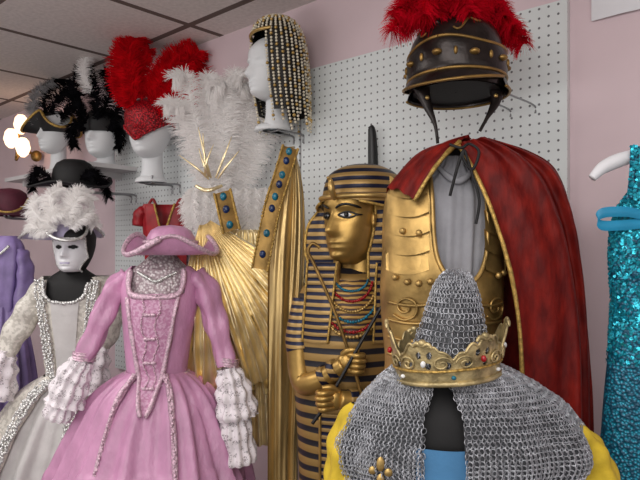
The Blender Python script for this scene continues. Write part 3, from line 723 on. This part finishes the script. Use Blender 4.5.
mb=MB(); mb.grid(rows,False); mb.build(T,'broad_collar','collar')
for ri,mm,rr_,nb in ((2,'gemblue',1.3,26),(4,'gemred',1.5,28),(6,'gold',1.6,30),(8,'gemblue',1.7,32),(10,'gemred',1.7,32),(11,'gold',2.0,30)):
    mb=MB(); mb.beads([(p.x,-p.z,p.y-1) for p in rows[ri]],rr_,nb); mb.build(T,'collar_beads',mm)
rows=[[Q(*body.front(336+w*16,405+(fl-420)*k/20,2)) for w in (-1,-.5,0,.5,1)] for k in range(21)]
mb=MB(); mb.grid(rows,False); mb.build(T,'front_panel','navystripe')
for s_ in (0,-1):
    mb=MB(); mb.tube([(r[s_].x,-r[s_].z,r[s_].y-.5) for r in rows],[1.4]*21,40,6); mb.build(T,'panel_edge','goldpaint')
def fist(T,c,dirx,par):
    for k in range(4):
        mb=MB(); y=c[1]-7.5+4.9*k; L=1.05-.09*abs(k-1)
        mb.tube([(c[0]-8*dirx,y,c[2]+2),(c[0]+2*dirx,y,c[2]-7),(c[0]+9*dirx*L,y+.5,c[2]-6),(c[0]+10*dirx*L,y+.5,c[2]+1),(c[0]+3*dirx,y+1,c[2]+3)],[2.8,2.8,2.6,2.3,1.8],20,8); mb.build(T,'finger','goldpaint',par)
    mb=MB(); mb.tube([(c[0]-9*dirx,c[1]-7,c[2]+1),(c[0]-3*dirx,c[1]-12,c[2]-4),(c[0]+6*dirx,c[1]-12,c[2]-5)],[3.2,3,2.1],14,8); mb.build(T,'thumb','goldpaint',par)
arms=(([(306,300,0),(300,334,-6),(303,376,-16),(318,374,-32),(343,356,-44)],[12.5,13,12,10.5,8.2],(350,354,-45),1),([(396,300,0),(400,335,-8),(396,381,-22),(372,391,-41),(338,387,-50)],[12.5,13,12,10.5,8.2],(328,387,-51),-1))
for pth,rr,c,dx in arms:
    mb=MB(); mb.tube(pth,rr,40,18); mb.sph(Q(c[0]-5*dx,c[1],c[2]+1),(9.5,6.5,9.5),14,10); a=mb.build(T,'arm','goldpaint')
    fist(T,c,dx,a)
    i=pth[-2]; j=pth[-1]
    for a_,b_ in ((.2,.38),(.55,.75)):
        mb=MB(); mb.tube([tuple(p+(q-p)*a_ for p,q in zip(i,j)),tuple(p+(q-p)*b_ for p,q in zip(i,j))],[rr[-2]+1-a_,rr[-2]+.8-b_],6,18); mb.build(T,'bracelet','nemes',a)
    mb=MB(); mb.tube([pth[0],pth[1],tuple(p+(q-p)*.35 for p,q in zip(pth[1],pth[2]))],[rr[0]+1,rr[1]+1,rr[1]+1],24,18); mb.build(T,'striped_sleeve','navystripe',a)
mb=MB(); mb.tube([(360,390,-49),(350,355,-49),(334,308,-48),(315,264,-46),(309,252,-46),(313,244,-46),(320,248,-46)],[1.6]*7,50,8); mb.build(T,'crook','darkgold')
mb=MB(); mb.tube([(313,408,-54),(328,386,-54),(360,330,-51),(384,290,-46)],[1.6]*4,30,8); fa=mb.build(T,'flail','skinless')
for k in range(3):
    mb=MB(); mb.tube([(384,290,-46),(388+3*k,300,-47),(386+4*k,330,-46)],[1,1.4,2],16,6,.2); mb.build(T,'flail_strand','darkgold',fa)
# dark shaft behind statue
T=Thing('scabbard','dark narrow upright shaft rising behind the striped headdress','scabbard',373,330,1.93)
mb=MB(); mb.tube([(376,330,0),(374,230,0),(373,160,0),(372,132,0),(370,126,0)],[4,5,5,4,2.4],30,10,flat=.5); mb.build(T,'shaft','skinless')
mb=MB(); mb.tube([(373,168,0),(373,176,0)],[6,6],4,10,flat=.6); mb.build(T,'collar_ring','bronze')
bracket(374,240,1.93,'wire bracket holding the dark shaft behind the statue',8)
# ------------------------------------------------------------------ cuirass, tunic, cape
D=1.36
form('dark dress form carrying the grey tunic and gold breastplate',[(150,452,12,12,6),(168,450,14,13,6),(184,449,40,22,4),(205,447,50,26),(260,444,46,28),(360,443,42,28),(400,443,42,28)],446,D)
T=Thing('grey_tunic','soft grey cloth tunic showing at the neck of the gold breastplate','tunic',446,500,D)
tu=Loft([(158,453,19,17,2,.05),(168,452,22,19,2,.06),(184,450,42,24,2,.05),(205,448,52,29,0,.05),(260,445,52,33,0,.055),(350,443,49,33,0,.04),(500,443,56,40,0,.06)],50,0,((17,.5,.6),(31,2,.4)))
mb=MB(); tu.mesh(mb,180); mb.build(T,'body','grey')
mb=MB(); mb.tube([(432,166,-15),(442,178,-22),(452,184,-25),(464,177,-22),(472,164,-14)],[2,3,3.4,3,2],30,10,.15); mb.build(T,'neck_hem','grey')
T=Thing('breastplate','gold muscle breastplate with banded shoulder plates and rivets','breastplate',443,420,D)
cu=Loft([(172,449,36,20,2),(179,447,48,26,1),(190,445,57,32,0),(215,443,60,38,0),(255,442,60,42,-1),(290,441,61,45,-2),(325,441,59,43,-1),(360,441,56,40),(392,441,60,44)],70)
def mus(p):
    x,y=p.x-432,-p.z
    d=-5*(G(x+22,17)+G(x-20,15))*G(y-268,19)
    for yy in (310,330,350): d-=2.6*(G(x+8,7)+G(x-8,7))*G(y-yy,8)
    return d
rows=[[cu.pt(j/160,i/99) for j in range(160)] for i in range(100)]
for r in rows:
    for p in r:
        if p.y<0: p.y+=mus(p)
def hole(c):
    y=-c.z
    if c.y<0: return abs(c.x-452)<26*math.sqrt(max(0,1-max(0,(y-235)/47)**2)) and y<282
    return y<205 and abs(c.x-452)<26
mb=MB(); mb.grid(rows,True,hole); mb.build(T,'shell','armgold')
nk=[cu.front(426,176,1),cu.front(425.5,200,2),cu.front(426,235,2),cu.front(429,258,2),cu.front(438,275,3),cu.front(452,283,3),cu.front(466,275,3),cu.front(475,258,2),cu.front(478,235,2),cu.front(478.5,200,2),cu.front(478,178,1)]
mb=MB(); mb.tube(nk,[2.4]*11,80,8); mb.build(T,'neck_rim','armgold')
for x0 in (405,494):
    for k in range(5):
        y0=176+18*k; rr=[]
        for t in (0,.25,.5,.75,.92,1):
            row=[]
            for w in [q/6 for q in range(-6,7)]:
                xx=x0+w*(16+min(4,1.6*k))+(-1.2 if x0<440 else 0)*k
                row.append(Q(*cu.front(max(384,min(502,xx)),y0+20*t+5*(1-w*w),2.5+4.2*t)))
            rr.append(row)
        mb=MB(); mb.grid(rr,False); mb.build(T,'shoulder_plate','armgold')
for x,y in ((391,276),(401,280),(411,281),(421,279),(398,232),(412,234),(488,274),(496,272)):
    p=cu.front(x,y,5); mb=MB(); mb.sph(Q(x,y,p[2]-2.5),(3.2,2.6,3.2),12,8); mb.build(T,'rivet','armgold')
for k in range(4):
    rr=[cu.front(386+w*12,300+17*k+2*math.sin(w),3) for w in range(0,10)]
    mb=MB(); mb.tube(rr,[1.7]*10,50,8); mb.build(T,'raised_rib','armgold')
for x in (400,486):
    mb=MB(); mb.tube([(x+ (3+.9*k)*math.cos(k*.8),304+(3+.9*k)*math.sin(k*.8),cu.front(x+(3+.9*k)*math.cos(k*.8),304+(3+.9*k)*math.sin(k*.8),4)[2]) for k in range(12)],[1.2]*12,60,6); mb.build(T,'scroll_relief','armgold')
mb=MB(); mb.tube([xyz(cu.pt(j/24,.99,1)) for j in range(25)],[2.5]*25,70,8); mb.build(T,'waist_rim','armgold')
# cape
T=Thing('red_cape','dark red velvet cape with gold braid edge over the gold breastplate','cape',510,640,D)
inner=[(450,148,-30),(461,172,-42),(475,210,-52),(487,250,-57),(496,290,-58),(502,340,-56),(506,420,-52),(508,520,-48),(508,640,-48)]
outer=[(484,141,-6),(524,153,0),(553,171,4),(571,212,6),(579,262,6),(584,320,6),(588,400,6),(592,520,6),(596,640,6)]
I=crom(inner,120); O=crom(outer,120); rows=[]
for i in range(120):
    k=i/119; r=[]; amp=min(1,.7+k*2); gat=max(0,1-k*5)
    for j in range(190):
        t=j/189
        if t<=.6:
            q=t/.6; s_=q**.9; x=I[i][0]+(O[i][0]-I[i][0])*math.sin(s_*PI/2); y=I[i][1]+(O[i][1]-I[i][1])*math.sin(s_*PI/2)
            d=I[i][2]*math.cos(s_*PI/2)+O[i][2]*math.sin(s_*PI/2)-3*math.sin(q*PI)
            d+=amp*math.sin(q*PI)**.55*(7*math.sin(q*12+k*1.4+.8*math.sin(k*6))+4.5*math.sin(q*24+k*2.4+1.2*math.sin(k*8)))
            d+=.6*math.sin(q*19+k*31+2*math.sin(k*17))*math.sin(k*23+q*7)+gat*2.2*math.sin(q*46+k*8)
            x+=amp*2.2*math.sin(k*9+1)*q
        else:
            q=(t-.6)/.4; x=O[i][0]+(414-O[i][0])*q; y=O[i][1]-4*math.sin(q*PI)+46*q*q*max(0,1-k*3); d=O[i][2]+ (34+4*math.sin(q*16)*amp)*math.sin(min(1,q*2.2)*PI/2)
        r.append(Q(x,y,d))
    rows.append(r)
mb=MB(); mb.grid(rows,False); mb.build(T,'drape','red')
mb=MB(); mb.tube([(p[0].x,-p[0].z,p[0].y-.5) for p in rows],[2]*120,200,8,.25,1,4); mb.build(T,'gold_braid','goldtrim')
f=crom([(453,147,-30),(438,160,-40),(422,180,-44),(408,204,-40)],24); g=crom([(470,140,-4),(440,146,-6),(414,158,-4),(386,190,-6)],24); h=crom([(470,144,30),(440,152,30),(414,172,30),(394,206,32)],24)
rows=[]
for i in range(24):
    k=i/23; row=crom([f[i],((f[i][0]+g[i][0])/2,(f[i][1]+g[i][1])/2-3,(f[i][2]+g[i][2])/2-6),g[i],h[i]],24)
    rows.append([Q(p[0],p[1]+2*math.sin(j*1.1+k)*math.sin(PI*j/23),p[2]+1.5*math.sin(j*1.3+k*2)) for j,p in enumerate(row)])
mb=MB(); mb.grid(rows,False); mb.build(T,'shoulder_fold','red')
mb=MB(); mb.tube([(p[0],p[1],p[2]-.5) for p in f],[2]*24,60,8,.25,1,4); mb.build(T,'gold_braid','goldtrim')
mb=MB(); mb.tube([(440,152,-44),(450,156,-48),(458,152,-46),(466,160,-49),(460,176,-48),(452,166,-48),(452,158,-48),(446,176,-47),(440,200,-46)],[1.4]*9,50,6); mb.tube([(453,158,-48),(460,180,-48),(466,204,-50),(463,226,-50)],[1.4]*4,30,6); mb.build(T,'black_tie_cord','black')
# ------------------------------------------------------------------ helmet
D=1.4; rot=-.6
T=Thing('crested_helmet','dark bronze Roman-style helmet with a bushy red feather crest','helmet',456,104,D)
bw=Loft([(20,458,3,4,2),(23,458,19,21,2),(32,457,35,39,2),(46,456,44,48,2),(68,456,46.5,51,1),(94,456,46,51,1)],40,rot)
mb=MB(); bw.mesh(mb,64); bw.mesh(mb,64,v0=.25,v1=1,off=-3); mb.build(T,'bowl','bronze')
mb=MB(); bw.mesh(mb,64,v0=.3,v1=.985,off=-4); mb.grid([[Q(456+45*k*math.sin(TAU*j/40),92,1-49*k*math.cos(TAU*j/40)) for j in range(40)] for k in (0.02,.5,.95)]); mb.build(T,'black_lining','black')
bl=Loft([(58,456,46.5,51,0),(61,456,48,53,0),(79,456,48.5,54,0),(83,456,47,52,0)],16,rot)
def bpt(u,v,off=0):
    p=bl.pt(u,v,off); uu=((u+.5)%1)-.5
    if abs(uu)<.17: p.z+=(1-v)*7*math.cos(uu/.17*PI/2)**2
    return p
mb=MB(); mb.grid([[bpt(j/96,i/10,.4) for j in range(96)] for i in range(11)]); mb.build(T,'brow_band','bronze')
for v in (.02,.95):
    mb=MB(); mb.tube([xyz(bpt(j/60,v,.8)) for j in range(61)],[1.6]*61,140,8); mb.build(T,'band_edge','darkgold')
for j in range(18):
    p=bpt(j/18,.5,.6); mb=MB(); mb.sph(p,(2,2,4) if j%2 else (5,5,3),10,6); mb.build(T,'band_boss','darkgold')
rows=[]
for i in range(8):
    k=i/7; rows.append([ (lambda p:Q(p.x,-p.z+ (4+9*k*math.cos((j/40-.5)*PI))*k,p.y))(bl.pt((j/40-.5)*.46,.95,k*(2+7*math.cos((j/40-.5)*PI)))) for j in range(41)])
mb=MB(); mb.grid(rows,False); mb.build(T,'visor','bronze')
mb=MB(); mb.tube([xyz(p) for p in rows[-1]],[1.5]*41,90,8); mb.build(T,'visor_edge','darkgold')
rows=[]
for i in range(6):
    k=i/5; rows.append([(lambda p:Q(p.x,-p.z+13*k,p.y))(bl.pt(.23+.54*j/30,.95,k*4)) for j in range(31)])
mb=MB(); mb.grid(rows,False); mb.build(T,'neck_guard','bronze')
mb=MB(); mb.tube([xyz(p) for p in rows[-1]],[1.3]*31,70,8); mb.build(T,'neck_guard_edge','darkgold')
for sgn in (-1,1):
    mb=MB(); mb.tube([xyz(bw.pt(sgn*(.05+.1*k/8),.56-.16*k/8+.06*math.sin(k),.8)) for k in range(9)],[1.1]*9,40,8); mb.build(T,'scroll_relief','darkgold')
for pth in ([(418,88,-14),(424,108,-16),(432,128,-16),(435,146,-14)],[(496,86,-6),(493,104,-8),(484,120,-12),(476,134,-14)]):
    mb=MB(); mb.tube(pth,[9,5,2,1.6],24,10,flat=.35); mb.build(T,'cheek_strap','bronze')
    x,y,d=pth[1]; mb=MB(); mb.sph(Q(x,y-6,d-2),(2.2,1.4,2.2)); mb.build(T,'strap_stud','gold')
mb=MB(); mb.tube([(430,36,-30),(440,21,-18),(458,15,0),(478,21,20),(486,36,34)],[4]*5,24,8); mb.build(T,'crest_holder','bronze')
for i in range(38):
    k=(i%19)/18; bx,bd_=430+54*k,-28+52*k; by=32-15*math.sin(k*PI)
    a=-1.4+2.8*((i*7)%38)/37; L=U(34,56)
    ex,ey=math.sin(a),math.cos(a)
    plume([(bx,by,bd_),(bx+ex*L*.5,by-ey*L*.45-5,bd_+U(-10,4)),(bx+ex*L*.9,by-ey*L*.5,bd_+U(-18,6)),(bx+ex*L*1.15,by-ey*L*.3+U(8,18),bd_+U(-22,6))],19,800,.5,.4,.85,.45).build(T,'plume','redfeather')
bracket(468,84,D,'wire bracket carrying the crested helmet',30)
# ------------------------------------------------------------------ chainmail shirt and crown
D=1.1
form('black dress form inside the chainmail shirt',[(350,440,18,18,4),(375,438,24,22),(392,442,54,32),(420,450,78,42),(480,455,88,46),(620,456,86,48),(700,456,86,48)],452,D)
T=Thing('chainmail_shirt','silver chainmail shirt with yellow sleeve edges and blue neck panel','chainmail shirt',460,760,D)
sh=Loft([(360,449,34,30,4),(365,450,50,38,4),(374,452,67,45,2),(386,456,84,51,0,.01),(402,460,103,56,0,.03),(424,463,118,59,0,.05),(442,464,126,60,0,.06),(456,464,126,60,0,.06),(472,462,116,61,0,.06),(496,460,104,62,0,.05),(620,460,106,63,0,.04),(760,460,112,68,0,.05)],110,0,((6,.6,.5),(11,2.1,.5)))
def slit(c):
    py=-c.z
    return c.y<0 and 372<py<760 and abs(c.x-433)<(8+ (py-376)*.33 if py<408 else 18+ (py-408)*.03)
mb=MB(); sh.mesh(mb,300,skip=slit,off=-2); mb.build(T,'lining','mailbase')
vtop=sh.vofpy(540)
mb=MB(); links(mb,lambda u,v:sh.pt(u,v*vtop),142,58,2.85,.55,lambda p:slit(p)); mb.build(T,'chain_links','steel',kind='stuff')
for yp,yr in (([(560,428,2),(578,446,0),(590,470,-3),(598,514,-6)],[15,21,23,23]),([(360,408,2),(347,432,-1),(343,468,-4),(344,512,-6)],[11,15,17,17])):
    mb=MB(); mb.tube(yp,yr,60,48,.16,nf=5,cap=False); mb.build(T,'yellow_sleeve','yellow')
rows=[[Q(*sh.front(433+w*25,432+k*16,-3)) for w in [q/5 for q in range(-5,6)]] for k in range(18)]
mb=MB(); mb.grid(rows,False); mb.build(T,'blue_panel','blue')
mb=MB()
for (x,y) in ((376,464),(369,455),(383,455),(376,448)): mb.sph(Q(x,y,sh.front(x,y,3)[2]),(4,1.5,7 if x==376 else 4),10,6)
mb.build(T,'brass_emblem','gold')
T=Thing('chainmail_coif','small rounded chainmail coif standing inside the gold crown','chainmail coif',452,376,1.09)
cf=Loft([(271,456,2,2,2),(272,456,9,9,2),(279,456,16,17,2),(292,455,22,22,2,.03),(312,454,27,27,2,.05),(336,452,33,32,2,.05),(356,450,40,38,2,.02),(376,449,43,41,2)],40,0,((5,.6,.6),(9,2.1,.4)))
mb=MB(); cf.mesh(mb,48,off=-1.5); mb.build(T,'lining','mailbase')
mb=MB(); links(mb,lambda u,v:cf.pt(u,max(0,v)),38,30,2.85,.56); mb.build(T,'chain_links','steel',kind='stuff')
T=Thing('crown','ornate aged brass crown with jewels resting on the chainmail shirt','crown',447,382,1.08)
def tl(p):
    p.z+=(p.x-447)*.09; return p
NP=6; ROT=.45; IR=[1,.82,1.1,.9,1.06,.86]
def hgt(a):
    b=(a-ROT)%TAU; i=int(round(b/TAU*NP))%NP; da=(b-i*TAU/NP+PI)%TAU-PI
    pk=max(0,math.cos(NP/2*da))**.9
    leaf=.16*math.cos(da*26)*G(da,.34)
    sd=math.sin(a)**2
    return 22+IR[i]*(13+15*sd)*(pk+leaf*.8)+3*abs(math.cos(14*a))
def cpt(a,k,off=0):
    f=k*hgt(a); r=50+off+.17*f
    return tl(Q(447+r*math.sin(a),374-f,-r*.92*math.cos(a)))
def cut(a,k):   # pierced openings
    z=k*hgt(a)
    for n in range(18):
        da=(a-(n+.5)*TAU/18+PI)%TAU-PI
        if (da*54/3.2)**2+((z-18)/3.4)**2<1: return True
    for n in range(NP):
        for sx,zz,rx,rz in ((-.1,28,2.8,3.6),(.1,28,2.8,3.6)):
            da=(a-ROT-n*TAU/NP-sx+PI)%TAU-PI
            if (da*56/rx)**2+((z-zz)/rz)**2<1: return True
    return False
NA,NK=540,30
mb=MB()
for off in (0,-1.5):
    o=len(mb.v)
    for i in range(NK+1): mb.v.extend([cpt(TAU*j/NA,i/NK,off) for j in range(NA)])
    for i in range(NK):
        for j in range(NA):
            if not cut(TAU*(j+.5)/NA,(i+.5)/NK): mb.f.append((o+i*NA+j,o+i*NA+(j+1)%NA,o+(i+1)*NA+(j+1)%NA,o+(i+1)*NA+j))
mb.build(T,'band','crowngold')
for kk,r_ in ((0,2.6),(1,1.3)):
    mb=MB(); mb.tube([xyz(cpt(TAU*j/300,kk,.3)) for j in range(301)],[r_]*301,500,6,.2); mb.build(T,'rim','crowngold')
mb=MB(); mb.tube([xyz(tl(Q(447+53*math.sin(TAU*j/60),361,-48.8*math.cos(TAU*j/60)))) for j in range(61)],[1.4]*61,120,6,.3); mb.build(T,'twisted_braid','goldtrim')
for k in range(NP):
    a=ROT+TAU*k/NP; t=cpt(a,1,.5); b=cpt(a,.5,2); ca,sa=math.cos(a),math.sin(a)
    mb=MB(); mb.sph(t+Vector((0,0,0)),(2.2+2*abs(ca),2.2+2*abs(sa),3.4),10,8)
    for s_ in (-1,1):
        p0=t+Vector((0,0,-3)); p1=t+Vector((6*s_*ca,6*s_*sa*.9,-1)); p2=t+Vector((10*s_*ca,10*s_*sa*.9,-5))
        mb.tube([xyz(p0),xyz(p1),xyz(p2)],[2,2.2,1.2],12,8)
    mb.build(T,'finial','crowngold')
    mb=MB(); mb.sph(b,(2.6,2.6,3.2),12,8); mb.build(T,'gem','gemwhite' if k%2 else 'gemred')
    a2=a+TAU/NP/2; c2=tl(Q(447+52*math.sin(a2),367.5,-48*math.cos(a2))); mb=MB(); mb.sph(c2,(2.4,2.4,2),12,8); mb.build(T,'gem','gemwhite' if k%2==0 else 'gemblue')
    for s_ in (-1,1):
        sp=[]
        for q in range(16):
            rr=1.2+.52*q; an=q*.62; aa=a2+s_*(.2+rr*math.cos(an)/52); z=20+rr*math.sin(an)*.8
            rad=50+.17*z+1.2; p=tl(Q(447+rad*math.sin(aa),374-z,-rad*.92*math.cos(aa))); sp.append(xyz(p))
        mb=MB(); mb.tube(sp,[1.1]*16,60,6); mb.build(T,'scroll_filigree','crowngold')
# ------------------------------------------------------------------ turquoise gown
D=1.2
T=Thing('hanger','white padded hanger holding the turquoise sequin gown','hanger',650,180,D)
mb=MB(); mb.tube([(592,178,0),(604,167,0),(626,158,0),(652,153,0),(676,158,0),(700,167,0),(712,178,0)],[4,6.5,7,6,7,6.5,4],40,14,.06); mb.build(T,'padded_bar','paper')
mb=MB(); mb.tube([(652,150,0),(652,128,0),(660,118,4),(670,124,10)],[1.4]*4,20,8); mb.build(T,'hook','wire')
T=Thing('sequin_gown','turquoise sequin gown on a white hanger at the right edge','gown',660,0,D,None,True); fl=T.floor_py
sg=Loft([(192,660,30,12,0),(215,660,45,17),(250,660,50,20),(300,660,48,20),(340,660,50,22),(420,660,57,26),(520,660,61,28),(fl-10,660,66,34)],60)
mb=MB(); sg.mesh(mb,80); mb.build(T,'body','turq')
def sequins(mb,n,fn,r0,r1):
    for k in range(n):
        p,nn=fn()
        nn=(nn+Vector((U(-.5,.5),U(-.5,.5),U(-.5,.5)))).normalized(); x=nn.orthogonal().normalized(); y=nn.cross(x); r=U(r0,r1)
        o=len(mb.v); mb.v.extend([p+x*r*math.cos(TAU*q/6)+y*r*math.sin(TAU*q/6) for q in range(6)]); mb.f.append(tuple(range(o,o+6)))
for sx in (-1,1):
    rows=[[Q(660+sx*(30+5*k/9)+w*(5+3*k/9),148+52*k/9,-10-8*math.sin(k/9*PI/2)-1.5*(1-w*w)) for w in (-1,-.5,0,.5,1)] for k in range(10)]
    mb=MB(); mb.grid(rows,False); b=mb.build(T,'shoulder_strap','turq')
    m2=MB(); sequins(m2,160,lambda:(lambda k,w:(Q(660+sx*(30+5*k)+w*(5+3*k),148+52*k,-11.5-8*math.sin(k*PI/2)-1.5*(1-w*w)),Vector((0,-1,.2))))(U(0,1),U(-1,1)),1.3,2); m2.build(T,'strap_sequins','turqs',b,smooth=False,kind='stuff')
mb=MB(); sequins(mb,6000,lambda:(lambda u,v:(sg.pt(u,v,.8),Vector((math.sin(TAU*u),-math.cos(TAU*u),0))))(U(-.5,.5),U(0,.62)),1.5,2.3)
mb.build(T,'sequins','turqs',smooth=False,kind='stuff')
loop=crom([(632,216,-18),(614,213,-21),(594,214,-19),(588,220,-17),(594,226,-16),(612,226,-17),(632,224,-17)],40)
mb=MB(); mb.grid([[Q(p[0]+ (1 if h else 0),p[1]+(-5+10*h),p[2]-1.5*math.sin(h*PI)) for h in (0,.25,.5,.75,1)] for p in loop],False); mb.build(T,'satin_ribbon','turqc')
# ------------------------------------------------------------------ lights & camera
def area(name,loc,rot,sx,sy,e,col=(1,1,1)):
    l=bpy.data.lights.new(name,'AREA'); l.shape='RECTANGLE'; l.size=sx; l.size_y=sy; l.energy=e; l.color=col
    o=bpy.data.objects.new(name,l); COL.objects.link(o); o.location=loc; o.rotation_euler=rot; return o
area('ceiling_panel_light',(-.2,-2.0,2.38),(0,0,0),1.4,1.4,28,(1,.97,.94))
area('ceiling_panel_light',(-2.6,-1.9,2.38),(0,0,0),1.4,1.4,26,(1,.97,.94))
area('room_light',(1.2,-3.6,2.0),(math.radians(66),0,math.radians(25)),2.4,1.8,42,(1,.98,.96))
area('ceiling_fill',(-1.6,-3.4,.9),(PI,0,0),1.6,1.2,32,(1,.97,.95))  # unseen upward fill, added only to brighten the ceiling tiles; no real fixture
w=bpy.data.worlds.new('room'); scn.world=w; w.use_nodes=True
w.node_tree.nodes['Background'].inputs[0].default_value=(.88,.84,.83,1); w.node_tree.nodes['Background'].inputs[1].default_value=.78
cd=bpy.data.cameras.new('camera'); cd.sensor_width=36; cd.lens=FPX/640*36; cd.shift_y=10/640
co=bpy.data.objects.new('camera',cd); COL.objects.link(co); co.location=CAM; co.rotation_euler=(PI/2,0,A); scn.camera=co
